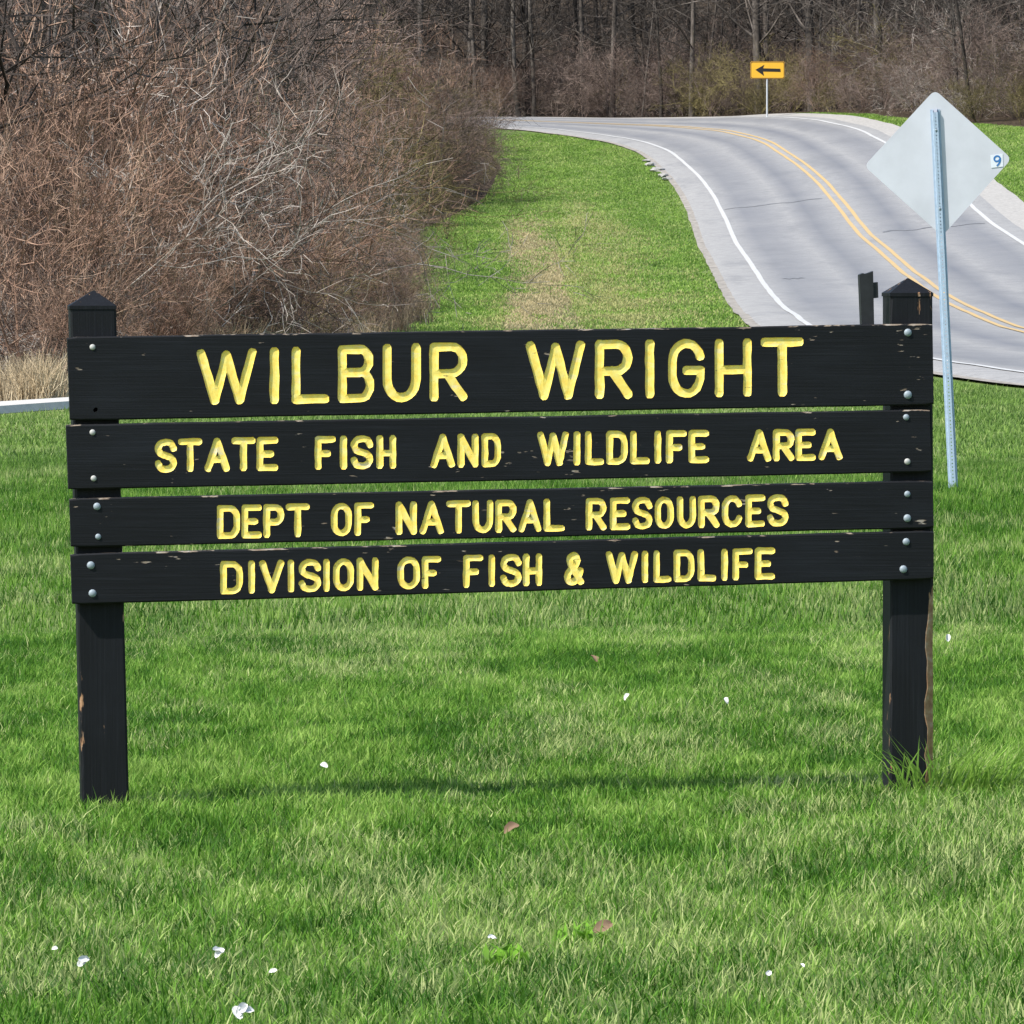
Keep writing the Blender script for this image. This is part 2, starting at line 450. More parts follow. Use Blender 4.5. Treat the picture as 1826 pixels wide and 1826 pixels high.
V, Fc, _ = strip([-4.55, -4.28], 0.04, 0.06)
tag(mkobj('road_shoulder', pydata('road_shoulder', V, Fc), M_dirt), 'bare dirt strip along the left edge of the road', kind='structure')
V, Fc, _ = strip([4.0, 4.4, 4.7, 5.0], 0.055, 0.10)
tag(mkobj('gravel_shoulder', pydata('gravel_shoulder', V, Fc), M_gravel), 'pale gravel strip along the right edge of the road', kind='structure')
# side drive that comes in from the left in front of the thicket
SD = catmull([(-30, 5), (-18, 33), (-10, 54), (-7, 62.8), (-5.43, 67.9), (-4.84, 69.8), (-2.4, 78), (1, 90), (4.6, 103)], 14)
_st = np.gradient(SD, axis=0); _st /= np.linalg.norm(_st, axis=1)[:, None]
SDn = np.c_[_st[:, 1], -_st[:, 0]]
V, Fc, _ = strip([-0.36, -0.33, 0, 0.33, 0.36], 0.085, 0.03, path=SD, nor=SDn, drop_edges=0.08)
tag(mkobj('side_path', pydata('side_path', V, Fc), M_path), 'narrow pale paved path in front of the thicket', kind='structure')

# ------------------------------------------------------------------ the park sign
base_l = hit(128, 1418, .045)
ORI = Vector((base_l.x, base_l.y, 0)); dirv = _u.copy()
YAW = math.atan2(dirv.y, dirv.x)
nrm = Vector((math.sin(YAW), -math.cos(YAW), 0))     # out of the sign face, towards the viewer
sign = empty('park_sign', ORI, YAW)
tag(sign, 'black wooden park sign with yellow carved lettering on two posts', 'sign')
def onplane(px, py, t=0.0):
    """photo pixel -> sign coordinates (s along the boards, z up) on the plane t metres proud of the board faces"""
    d = ray(px, py); o = ORI + nrm * t
    k = (o - CAM).dot(nrm) / d.dot(nrm)
    p = CAM + d * k - ORI
    return p.dot(dirv), p.z
# sign-local axes: x = s, y = -t, z

def arc(cx, cy, rx, ry, a0, a1, n=9):
    return [(cx + rx * math.cos(R(a0 + (a1 - a0) * i / (n - 1))), cy + ry * math.sin(R(a0 + (a1 - a0) * i / (n - 1)))) for i in range(n)]
def cr(P, n=4): return [tuple(p) for p in catmull(P, n)]
def glyph(c):
    if c == 'W': return [[(0, 1), (.27, 0)], [(.27, 0), (.5, .96)], [(.5, .96), (.75, 0)], [(.75, 0), (1, 1)]]
    if c == 'V': return [[(0, 1), (.5, 0)], [(.5, 0), (1, 1)]]
    if c == 'I': return [[(.5, 1), (.5, 0)]]
    if c == 'L': return [[(0, 1), (0, 0)], [(0, 0), (1, 0)]]
    if c == 'H': return [[(0, 1), (0, 0)], [(1, 1), (1, 0)], [(0, .46), (1, .46)]]
    if c == 'T': return [[(0, 1), (1, 1)], [(.5, 1), (.5, 0)]]
    if c == 'E': return [[(0, 1), (0, 0)], [(0, 1), (1, 1)], [(0, .5), (.72, .5)], [(0, 0), (1, 0)]]
    if c == 'F': return [[(0, 1), (0, 0)], [(0, 1), (1, 1)], [(0, .48), (.68, .48)]]
    if c == 'A': return [[(0, 0), (.5, 1)], [(.5, 1), (1, 0)], [(.17, .33), (.83, .33)]]
    if c == 'N': return [[(0, 0), (0, 1)], [(0, 1), (1, 0)], [(1, 0), (1, 1)]]
    if c == 'U': return [[(0, 1)] + arc(.5, .38, .5, .38, 180, 360, 13) + [(1, 1)]]
    if c == 'D': return [[(0, 0), (0, 1)], [(0, 1)] + arc(.55, .66, .45, .34, 90, 0, 7) + arc(.55, .34, .45, .34, 0, -90, 7) + [(0, 0)]]
    if c == 'B': return [[(0, 0), (0, 1)], [(0, 1)] + arc(.62, .765, .34, .235, 90, -90, 11) + [(0, .53)], [(0, .53)] + arc(.64, .265, .36, .265, 90, -90, 11) + [(0, 0)]]
    if c == 'P': return [[(0, 0), (0, 1)], [(0, 1)] + arc(.58, .73, .42, .27, 90, -90, 11) + [(0, .46)]]
    if c == 'R': return [[(0, 0), (0, 1)], [(0, 1)] + arc(.6, .735, .40, .265, 90, -90, 11) + [(0, .47)], [(.45, .47), (1, 0)]]
    if c == 'O': return [('closed', arc(.5, .66, .5, .34, 180, 0, 10) + arc(.5, .34, .5, .34, 0, -180, 10))]
    if c == 'C': return [arc(.5, .66, .5, .34, 20, 180, 11) + arc(.5, .34, .5, .34, 180, 340, 11)]
    if c == 'G': return [arc(.5, .64, .5, .36, 15, 180, 11) + arc(.5, .36, .5, .36, 180, 350, 11) + [(1, .46)], [(1, .46), (.5, .46)]]
    if c == 'S': return [cr([(1, .77), (.84, .95), (.5, 1), (.15, .94), (0, .76), (.14, .59), (.5, .5), (.86, .41), (1, .24), (.85, .06), (.5, 0), (.15, .05), (0, .22)], 3)]
    if c == '&': return [cr([(1, 0), (.62, .36), (.22, .74), (.25, .93), (.47, 1), (.69, .93), (.72, .76), (.5, .58), (.14, .38), (0, .2), (.12, .04), (.4, 0), (.72, .1), (.97, .42)], 3)]
    raise KeyError(c)

def tube(bm, pts, a, dep, mi, closed=False, seg=10):
    """round-nosed router groove: an elliptic tube with rounded ends along pts [(s,z)] on the face plane"""
    P = [np.array(p, float) + rng.normal(0, 1e-5, 2) for p in pts]
    if len(P) == 2:      # the router wandered a little on the long straight cuts
        m_ = max(1, int(np.linalg.norm(P[1] - P[0]) / (a * 1.5))); P = [P[0] + (P[1] - P[0]) * i / m_ for i in range(m_ + 1)]
    Q = [P[0]]
    for p in P[1:]:
        if np.linalg.norm(p - Q[-1]) > a * 0.25: Q.append(p)
    if len(Q) < 2: Q.append(P[-1])
    if closed and np.linalg.norm(Q[0] - Q[-1]) < a * 0.25: Q.pop()
    n = len(Q); rings = []
    def ringat(c, tan, sc):
        c = c + rng.normal(0, a * .035, 2); sc = sc * rng.uniform(.93, 1.07)
        nn = np.array([-tan[1], tan[0]])
        r = []
        for k in range(seg):
            th = 2 * math.pi * (k + .37) / seg
            q = c + nn * a * sc * math.cos(th)
            sn = math.sin(th); r.append(bm.verts.new((q[0], dep * sc * math.copysign(abs(sn) ** .42, sn), q[1])))
        return r
    tang = []
    for i in range(n):
        if closed: t = Q[(i + 1) % n] - Q[i - 1]
        elif i == 0: t = Q[1] - Q[0]
        elif i == n - 1: t = Q[-1] - Q[-2]
        else:
            t0 = Q[i] - Q[i - 1]; t1 = Q[i + 1] - Q[i]
            t = t0 / np.linalg.norm(t0) + t1 / np.linalg.norm(t1)
        tang.append(t / np.linalg.norm(t))
    if not closed:
        caps = [62, 30]
        for ph in caps: rings.append(ringat(Q[0] - tang[0] * a * math.sin(R(ph)), tang[0], math.cos(R(ph))))
    for i in range(n): rings.append(ringat(Q[i], tang[i], 1.0))
    if not closed:
        for ph in (30, 62): rings.append(ringat(Q[-1] + tang[-1] * a * math.sin(R(ph)), tang[-1], math.cos(R(ph))))
    m = len(rings)
    for i in range(m if closed else m - 1):
        A, B = rings[i], rings[(i + 1) % m]
        for k in range(seg):
            f = bm.faces.new((A[k], A[(k + 1) % seg], B[(k + 1) % seg], B[k])); f.material_index = mi
    if not closed:
        f = bm.faces.new(rings[0][::-1]); f.material_index = mi
        f = bm.faces.new(rings[-1]); f.material_index = mi

ROWS = [
 dict(corn=[(120, 601), (1663, 577), (1665, 722), (125, 750)], stroke=16.6, dep=.0042,
      top=([400, 800, 1000, 1434], [621, 610, 607, 601]), bot=([400, 800, 1000, 1434], [722, 716, 713, 707]),
      txt='W350-458 I481-498 L520-588 B602-668 U682-750 R765-833 W938-1044 R1061-1128 I1149-1167 G1190-1257 H1274-1341 T1356-1434',
      label='topmost and widest board, its two carved words in the largest letters'),
 dict(corn=[(118, 757), (1658, 730), (1661, 842), (122, 873)], stroke=12.6, dep=.0037,
      top=([295, 876, 985, 1480], [782, 772, 769, 764]), bot=([295, 876, 985, 1480], [843, 833, 831, 821]),
      txt='S275-315 T317-362 A365-410 T412-456 E458-497 F561-599 I605-619 S625-666 H670-706 A768-812 N815-853 D858-894 W957-1014 I1021-1035 L1043-1078 D1081-1120 L1123-1159 I1166-1180 F1187-1225 E1227-1265 A1332-1376 R1378-1417 E1418-1455 A1459-1503',
      label='second board from the top'),
 dict(corn=[(124, 889), (1663, 857), (1665, 942), (127, 976)], stroke=12.2, dep=.0037,
      top=([405, 1386], [900, 881]), bot=([405, 1386], [961, 939]),
      txt='D386-428 E430-467 P469-507 T509-553 O589-627 F632-668 N706-744 A748-792 T795-839 U841-879 R883-921 A924-966 L969-1008 R1044-1082 E1087-1124 S1126-1163 O1167-1202 U1206-1241 R1245-1284 C1287-1325 E1328-1364 S1367-1406',
      label='third board from the top'),
 dict(corn=[(126, 988), (1665, 946), (1665, 1033), (129, 1078)], stroke=12.2, dep=.0037,
      top=([410, 1364], [1000, 976]), bot=([410, 1364], [1060, 1034]),
      txt='D393-434 I441-455 V462-507 I512-526 S532-573 I576-589 O594-632 N636-675 O708-749 F752-787 F825-862 I869-883 S891-930 H932-967 &1005-1041 W1080-1138 I1143-1157 L1165-1198 D1201-1239 L1243-1277 I1285-1299 F1306-1343 E1346-1383',
      label='lowest board, sloping slightly'),
]
BOLTS = [[(165, 619, 6, 1), (1619, 593, 8, 0), (1619, 704, 8.5, 0)],
         [(165, 771, 6, 1), (167, 853, 6, 1), (1616, 744, 6.5, 0), (1618, 823, 6.5, 1)],
         [(173, 903, 7.5, 0), (175, 957, 6, 0), (1618, 881, 6.5, 0), (1618, 924, 8, 0)],
         [(162, 1008, 8, 0), (165, 1058, 8, 0), (1616, 966, 7.5, 0), (1611, 1015, 8, 0)]]
def bolt_mesh():
    V = []; n = 12
    for r, h in ((1.05, 0), (1.0, .12), (.82, .38), (.48, .55)):
        V += [(r * math.cos(2 * math.pi * k / n), -h, r * math.sin(2 * math.pi * k / n)) for k in range(n)]
    V.append((0, -.62, 0))
    Fc = [(a * n + k, a * n + (k + 1) % n, (a + 1) * n + (k + 1) % n, (a + 1) * n + k) for a in range(3) for k in range(n)]
    Fc += [(3 * n + k, 3 * n + (k + 1) % n, 4 * n) for k in range(n)]
    me = pydata('bolt', V, Fc, True); return fix_normals(me)
bm0 = bolt_mesh(); bm1 = bm0.copy(); bm0.materials.append(M_bolt); bm1.materials.append(M_boltpale)
TH = 0.038
def board_mesh(corn, seed):
    rr = np.random.default_rng(seed)
    (sa, za), (sb, zb), (sc, zc), (sd, zd) = [onplane(*p) for p in corn]   # TL TR BR BL
    n = 90; b = 0.004; V = []
    wav = lambda: np.convolve(rr.normal(0, 1, n + 8), np.ones(5) / 5, 'same')[4:-4]
    wt, wb_ = wav() * .0011, wav() * .0008
    for i in range(n):
        f = i / (n - 1)
        st, sbm = sa + (sb - sa) * f, sd + (sc - sd) * f
        zt = za + (zb - za) * f + wt[i]; zb2 = zd + (zc - zd) * f + wb_[i]
        if i in (0, n - 1): zt -= .002; zb2 += .002
        prof = [(st, 0, zt - b), (st, b * .8, zt), (st, TH - b, zt), (st, TH, zt - b), (sbm, TH, zb2 + b), (sbm, TH - b, zb2), (sbm, b * .8, zb2), (sbm, 0, zb2 + b)]
        V += prof
    Fc = [(i * 8 + k, i * 8 + (k + 1) % 8, (i + 1) * 8 + (k + 1) % 8, (i + 1) * 8 + k) for i in range(n - 1) for k in range(8)]
    Fc.append(tuple(range(7, -1, -1))); Fc.append(tuple((n - 1) * 8 + k for k in range(8)))
    me = pydata('board', V, Fc); return fix_normals(me)

for ri, row in enumerate(ROWS):
    bme = board_mesh(row['corn'], 40 + ri)
    bo = mkobj('board', bme, [M_board, M_yellow], sign)
    tag(bo, row['label'])
    # cutter
    cbm = bmesh.new(); spans = []
    for tok in row['txt'].split():
        ch = tok[0]; x0, x1 = map(float, tok[1:].split('-'))
        hs = row['stroke'] / 2; xm = (x0 + x1) / 2
        yt = np.interp(xm, *row['top']) + hs; yb = np.interp(xm, *row['bot']) - hs
        sl_ = (np.interp(x1, *row['top']) - np.interp(x0, *row['top'])) / max(1, x1 - x0)
        def mp(u, v):
            px = x0 + hs + (x1 - x0 - 2 * hs) * u if x1 - x0 > 2.6 * hs else xm + (u - .5) * 2
            py = yb + (yt - yb) * v + sl_ * (px - xm)
            return onplane(px, py)
        a = hs * 17.95 / F
        jx = random.uniform(-.0012, .0012)
        for st in glyph(ch):
            cl = False
            if st[0] == 'closed': cl = True; st = st[1]
            tube(cbm, [(p[0] + jx, p[1]) for p in (mp(*q) for q in st)], a * random.uniform(.96, 1.05), row['dep'], 1, cl)
        spans.append((ch, onplane(x0 - 1, yb)[0], onplane(x1 + 1, yb)[0]))
    if ri == 0:      # empty bolt hole
        hx, hz = onplane(170, 731)
        tube(cbm, [(hx - .001, hz - .001), (hx + .0012, hz + .0012)], .006, .03, 0)
    bmesh.ops.recalc_face_normals(cbm, faces=cbm.faces)
    cme = bpy.data.meshes.new('cutter'); cbm.to_mesh(cme); cbm.free()
    co = mkobj('cutter', cme, [M_board, M_yellow], sign)
    md = bo.modifiers.new('cut', 'BOOLEAN'); md.object = co; md.operation = 'DIFFERENCE'; md.solver = 'EXACT'; md.use_self = True
    md.material_mode = 'TRANSFER' if hasattr(md, 'material_mode') else md.material_mode
    dg = bpy.context.evaluated_depsgraph_get()
    res = bpy.data.meshes.new_from_object(bo.evaluated_get(dg))
    bo.modifiers.clear()
    bpy.data.objects.remove(co, do_unlink=True); bpy.data.meshes.remove(cme)
    yi = [i for i, m in enumerate(res.materials) if m and m.name.startswith('yellow')]
    yi = yi[0] if yi else 1
    # the painted groove of each letter becomes a piece of its own
    cent = [(p.index, p.center.x, p.material_index == yi) for p in res.polygons]
    owner = {}
    for idx, cx, isy in cent:
        if not isy: continue
        best = min(range(len(spans)), key=lambda k: max(spans[k][1] - cx, cx - spans[k][2], 0) + 1e-3 * abs(cx - .5 * (spans[k][1] + spans[k][2])))
        owner.setdefault(best, []).append(idx)
    for k in sorted(owner):
        vm = {}; VV = []; FF = []
        for fi in owner[k]:
            f = []
            for vi in res.polygons[fi].vertices:
                if vi not in vm: vm[vi] = len(VV); VV.append(res.vertices[vi].co.copy())
                f.append(vm[vi])
            FF.append(f)
        lme = pydata('letter', VV, FF)
        mkobj('letter', lme, M_yellow, bo)
    b2 = bmesh.new(); b2.from_mesh(res)
    bmesh.ops.delete(b2, geom=[f for f in b2.faces if f.material_index == yi], context='FACES_ONLY')
    b2.to_mesh(res); b2.free()
    res.materials.clear(); res.materials.append(M_board)
    for p in res.polygons: p.material_index = 0
    res.name = 'board'; bo.data = res
    for (px, py, rp, pale) in BOLTS[ri]:
        s, z = onplane(px, py)
        q = bpy.data.objects.new('bolt', bm1 if pale else bm0); col.objects.link(q); q.parent = bo
        q.location = (s, 0.0005, z); r_ = .86 * rp * 17.95 / F; q.scale = (r_, r_ * 1.0, r_)
        q.rotation_euler = (0, random.uniform(0, 6), 0)

PT = TH + 0.001
def post(pxs, eave, apex, depth, wear_right, label):
    """pxs: list of (y, x_left, x_right) of the front face in the photo, top to bottom"""
    lx = []
    for (y, xl, xr) in pxs:
        sl0, z0 = onplane(xl, y, -PT); sr0, z1 = onplane(xr, y, -PT); lx.append(((z0 + z1) / 2, sl0, sr0))
    lx.sort()
    zt = lx[-1][0]; zb = -0.35
    n = 46; V = []; W = []; b = .006
    for i in range(n):
        f = i / (n - 1); z = zb + (zt - zb) * f
        zz = max(z, lx[0][0])
        s0 = np.interp(zz, [q[0] for q in lx], [q[1] for q in lx]); s1 = np.interp(zz, [q[0] for q in lx], [q[2] for q in lx])
        wr = wear_right * (1 - sstep(.42, .62, z)); br = b + .016 * wr * (0.6 + .7 * random.random())
        bl = b * (.7 + .6 * random.random())
        y0, y1 = PT, PT + depth
        prof = [(s0 + bl, y0), (s0 + bl + .012, y0), (s1 - br - .004, y0), (s1 - br, y0), (s1 - .001 * random.random() * wr, y0 + br * .7), (s1, y1 - b), (s1 - b, y1), (s0 + b, y1), (s0, y1 - b), (s0 - .0, y0 + bl)]
        for k, (s, y) in enumerate(prof):
            V.append((s, y, z))
            lo = 1 - sstep(.35, .8, z)
            W.append((1.6 * wr if k in (3, 4) else 0) + (0.34 * lo + .08 if k in (0, 9) else 0.15 if k in (3, 4) else 0))
    Fc = [(i * 10 + k, i * 10 + (k + 1) % 10, (i + 1) * 10 + (k + 1) % 10, (i + 1) * 10 + k) for i in range(n - 1) for k in range(10)]
    Fc.append(tuple((n - 1) * 10 + k for k in range(10)))
    me = pydata('post', V, Fc); pattr(me, 'wear', W); fix_normals(me)
    po = mkobj('post', me, M_post, sign); tag(po, label)
    # chamfered top
    s0, s1 = V[-1][0], V[-6][0]; o = .002
    sa, za = onplane(*apex, -PT - depth / 2)
    y0, y1 = PT - o, PT + depth + o
    C = [(s0 - o, y0, zt - .004), (s1 + o, y0, zt - .004), (s1 + o, y1, zt - .004), (s0 - o, y1, zt - .004),
         (s0 - o, y0, zt + .006), (s1 + o, y0, zt + .006), (s1 + o, y1, zt + .006), (s0 - o, y1, zt + .006)]
    m_ = .002
    C += [(sa - m_, (y0 + y1) / 2 - m_, za), (sa + m_, (y0 + y1) / 2 - m_, za), (sa + m_, (y0 + y1) / 2 + m_, za), (sa - m_, (y0 + y1) / 2 + m_, za)]
    Fc = [(0, 1, 5, 4), (1, 2, 6, 5), (2, 3, 7, 6), (3, 0, 4, 7), (4, 5, 9, 8), (5, 6, 10, 9), (6, 7, 11, 10), (7, 4, 8, 11), (8, 9, 10, 11), (3, 2, 1, 0)]
    cm = pydata('post_cap', C, Fc); pattr(cm, 'wear', [.08] * len(C)); fix_normals(cm)
    mkobj('post_cap', cm, M_post, po)
post([(549, 125, 207), (1078, 138, 221), (1418, 146, 230)], 549, (167, 518), .135, 0.0, 'left post, leaning slightly outwards')
post([(526, 1588, 1663), (1033, 1588, 1665), (1390, 1587, 1666)], 526, (1619, 496), .135, 1.0, 'right post, bare wood showing along its lower edge')

# thin stake fixed upright to the back of the top board
T2 = -TH - .001
P4 = [onplane(1533, 490, T2), onplane(1557, 486, T2), onplane(1561, 690, T2), onplane(1541, 690, T2)]
def slab(name, quad, y0, y1, mat, parent):
    V = [(s, y0, z) for s, z in quad] + [(s, y1, z) for s, z in quad]; n = len(quad)
    Fc = [tuple(range(n)), tuple(range(2 * n - 1, n - 1, -1))] + [(k, (k + 1) % n, n + (k + 1) % n, n + k) for k in range(n)]
    me = pydata(name, V, Fc); fix_normals(me); return mkobj(name, me, mat, parent)
mid = [((P4[0][0] * (1 - f) + P4[1][0] * f), (P4[0][1] * (1 - f) + P4[1][1] * f) + dz) for f, dz in ((0, 0), (.25, .003), (.4, .0), (.7, .001), (1, .004))]
stake = slab('rear_stake', mid + [P4[2], P4[3]], TH + .001, TH + .034, M_stake, sign)
tag(stake, 'thin black stake rising behind the top board')
Q4 = [onplane(1556, 504, T2), onplane(1566, 503, T2), onplane(1567, 531, T2), onplane(1558, 532, T2)]
slab('bracket', Q4, TH + .006, TH + .026, M_stake, stake)

# ------------------------------------------------------------------ diamond sign seen from behind
gb = hit(1700, 863, .03)
DY = gb.y
def at(px, py, y):
    return CAM + ray(px, py) * y
dia = empty('diamond_sign', (gb.x, gb.y, gb.z))
tag(dia, 'blank grey back of a diamond road sign on a leaning perforated post', 'sign')
top_p = at(1667.5, 195, DY); bot_p = at(1700, 863, DY)
ax = (top_p - bot_p); plen = ax.length; ax.normalize()
lat = Vector((1, 0, 0)); lat = (lat - ax * lat.dot(ax)).normalized(); dep = ax.cross(lat)   # dep points away (+y)
if dep.y < 0: dep = -dep
o0 = bot_p - Vector(dia.location)
def loc(a, l, d): return o0 + ax * a + lat * l + dep * d
w0 = .017; fl = .034
V = []; Fc = []
def quad(*p):
    k = len(V); V.extend(p); Fc.append(tuple(range(k, k + len(p))))
cell = .0254; nc = int((plen + .4) / cell); hr = .0048
for i in range(nc):
    a0 = -.4 + i * cell; a1 = a0 + cell; am = (a0 + a1) / 2
    octo = [(hr * math.sin(R(22.5 + 45 * k)), hr * math.cos(R(22.5 + 45 * k))) for k in range(8)]
    h2 = cell / 2
    outer = []
    for k in range(8):
        sx, sy = math.sin(R(22.5 + 45 * k)), math.cos(R(22.5 + 45 * k)); m_ = max(abs(sx) / w0, abs(sy) / h2)
        outer.append((sx / m_, sy / m_))
    corners = {0: (w0, h2), 2: (w0, -h2), 4: (-w0, -h2), 6: (-w0, h2)}
    for k in range(8):
        k2 = (k + 1) % 8
        pts = [outer[k]]
        if k in corners: pts.append(corners[k])
        pts += [outer[k2], octo[k2], octo[k]]
        quad(*[loc(am + q[1], q[0], 0) for q in pts])
for s in (-1, 1):
    for (l0, d0), (l1, d1) in (((w0, 0), (w0 + .004, .026)), ((w0 + .004, .026), (fl, .026)), ((fl, .026), (fl, .030)), ((fl, .030), (w0 + .001, .030)), ((w0 + .001, .030), (w0 - .004, .004)), ):
        quad(loc(-.4, s * l0, d0), loc(-.4, s * l1, d1), loc(plen, s * l1, d1), loc(plen, s * l0, d0))
pme = pydata('post', V, Fc); mkobj('post', pme, M_galv, dia)
# plate
cpix = [(1667, 160), (1804, 283), (1680, 421), (1541, 296)]
plane_off = .032
cw = [at(px, py, DY + plane_off) - Vector(dia.location) for px, py in cpix]
cen = sum(cw, Vector()) / 4
out = []
for i in range(4):
    c = cw[i]; e0 = (cw[i - 1] - c).normalized(); e1 = (cw[(i + 1) % 4] - c).normalized(); r_ = .048
    p0 = c + e0 * r_; p1 = c + e1 * r_
    for k in range(6):
        t = k / 5; out.append(p0 * (1 - t) ** 2 + c * 2 * t * (1 - t) + p1 * t * t)
n = len(out); V = [tuple(p) for p in out] + [tuple(p + Vector((0, .003, 0))) for p in out]
Fc = [tuple(range(n)), tuple(range(2 * n - 1, n - 1, -1))] + [(k, (k + 1) % n, n + (k + 1) % n, n + k) for k in range(n)]
plate = mkobj('plate', fix_normals(pydata('plate', V, Fc)), M_alu, dia)
# sticker with a blue 9
def flat(name, pix, off, mat, parent, th=.0012):
    p3 = [at(px, py, DY + plane_off - off) - Vector(dia.location) for px, py in pix]
    n = len(p3); V = [tuple(p) for p in p3] + [tuple(p + Vector((0, th, 0))) for p in p3]
    Fc = [tuple(range(n)), tuple(range(2 * n - 1, n - 1, -1))] + [(k, (k + 1) % n, n + (k + 1) % n, n + k) for k in range(n)]
    return mkobj(name, fix_normals(pydata(name, V, Fc)), mat, parent)
stk = flat('sticker', [(1766, 276.5), (1788, 274), (1789, 297), (1767.5, 299.5)], .0035, M_sticker, plate)
nine = cr([(1783.5, 283), (1781.5, 279.2), (1777.5, 278.2), (1773.8, 280.5), (1773, 284), (1775, 287.2), (1778.8, 287.4), (1782, 285.4), (1783.6, 282), (1783.2, 287), (1781, 292), (1777.5, 296)], 4)
bm = bmesh.new(); hw = 1.45; L_ = []
for i, p in enumerate(nine):
    q = np.array(nine[min(i + 1, len(nine) - 1)]) - np.array(nine[max(i - 1, 0)]); q /= np.linalg.norm(q); nn = np.array([-q[1], q[0]]) * hw
    for s in (-1, 1):
        L_.append(at(p[0] + s * nn[0], p[1] + s * nn[1], DY + plane_off - .0052 - i * 1e-5) - Vector(dia.location))
bm.free()
mkobj('numeral', pydata('numeral', L_, [(2 * i, 2 * i + 1, 2 * i + 3, 2 * i + 2) for i in range(len(nine) - 1)]), M_blue, stk)
for pyb in (232, 372):    # bolts that hold the plate
    f = (865 - pyb) / (865 - 195)
    q = bpy.data.objects.new('bolt', bm0); col.objects.link(q); q.parent = dia
    q.location = o0 + ax * (plen * f) ; q.scale = (.009, .009, .009)

# ------------------------------------------------------------------ arrow sign at the top of the bend
ab = Vector((at(1368, 213, 256.5)))
ab.z = float(ground(ab.x, ab.y)) - .1
arr = empty('arrow_sign', ab)
tag(arr, 'yellow rectangular road sign with a black arrow pointing left, beyond the bend', 'sign')
AY = ab.y
def apix(px, py, d=0.0): return at(px, py, AY + d) - ab
def aslab(name, pix, d0, d1, mat, parent):
    p3 = [apix(px, py, 0) for px, py in pix]; n = len(p3)
    V = [(p.x, d0, p.z) for p in p3] + [(p.x, d1, p.z) for p in p3]
    Fc = [tuple(range(n)), tuple(range(2 * n - 1, n - 1, -1))] + [(k, (k + 1) % n, n + (k + 1) % n, n + k) for k in range(n)]
    return mkobj(name, fix_normals(pydata(name, V, Fc)), mat, parent)
p0 = apix(1368, 135)
V = []
for z in (-.3, p0.z):
    V += [(-.035, .01, z), (-.012, -.012, z), (.012, -.012, z), (.035, .01, z), (.035, .035, z), (-.035, .035, z)]
V = [(v[0] + p0.x, v[1], v[2]) for v in V]
mkobj('post', fix_normals(pydata('post', V, [(k, (k + 1) % 6, 6 + (k + 1) % 6, 6 + k) for k in range(6)] + [tuple(range(6, 12))])), mat_plain('post_steel', (0.55, 0.58, 0.60), 0.5, 0.2), arr)
M_border = mat_plain('sign_border', (0.20, 0.10, 0.02), 0.6)
rc = lambda x0, y0, x1, y1, r: [(x0 + r, y0), (x1 - r, y0), (x1, y0 + r), (x1, y1 - r), (x1 - r, y1), (x0 + r, y1), (x0, y1 - r), (x0, y0 + r)]
pl = aslab('plate', rc(1338, 109.5, 1399, 140.5, 2), -.022, -.016, M_signyel, arr)
# border: a thin dark frame proud of the plate
def frame(name, o, i_, d0, d1, mat, parent):
    po = [apix(*p) for p in o]; pi = [apix(*p) for p in i_]; n = len(po)
    V = [(p.x, d0, p.z) for p in po] + [(p.x, d0, p.z) for p in pi] + [(p.x, d1, p.z) for p in po] + [(p.x, d1, p.z) for p in pi]
    Fc = []
    for k in range(n):
        j = (k + 1) % n
        Fc += [(k, j, n + j, n + k), (2 * n + k, 2 * n + j, j, k), (n + k, n + j, 3 * n + j, 3 * n + k)]
    return mkobj(name, fix_normals(pydata(name, V, Fc)), mat, parent)
frame('border', rc(1338.4, 109.9, 1398.6, 140.1, 2), rc(1339.6, 111.2, 1397.4, 138.8, 2), -.027, -.0225, M_border, pl)
aslab('arrow', [(1347, 124.5), (1363, 115.5), (1360.5, 121.8), (1391.5, 122.6), (1392, 128.2), (1360.5, 127.6), (1362.5, 135.5)], -.028, -.0225, M_signblk, pl)

# ------------------------------------------------------------------ broken asphalt lumps at the road edge
def lump_mesh(seed, r=1.0):
    bm = bmesh.new(); bmesh.ops.create_icosphere(bm, subdivisions=2, radius=r)
    rr = random.Random(seed)
    for v in bm.verts:
        v.co *= rr.uniform(.72, 1.1); v.co.z *= .45
    me = bpy.data.meshes.new('asphalt_chunk'); bm.to_mesh(me); bm.free(); return me
for k, (px, py, sz) in enumerate([(1160, 296, .22), (1172, 306, .26), (1183, 316, .20), (1152, 289, .15), (1190, 322, .16)]):
    p = hit(px, py); me = lump_mesh(k)
    o = mkobj('asphalt_chunk', me, M_rubble); o.location = (p.x, p.y, p.z + .05); o.scale = (sz, sz * 1.3, sz); o.rotation_euler = (0, 0, k * 1.3)
    tag(o, 'broken grey asphalt chunk at the left road edge by the bend', 'rubble', 'broken asphalt chunks')

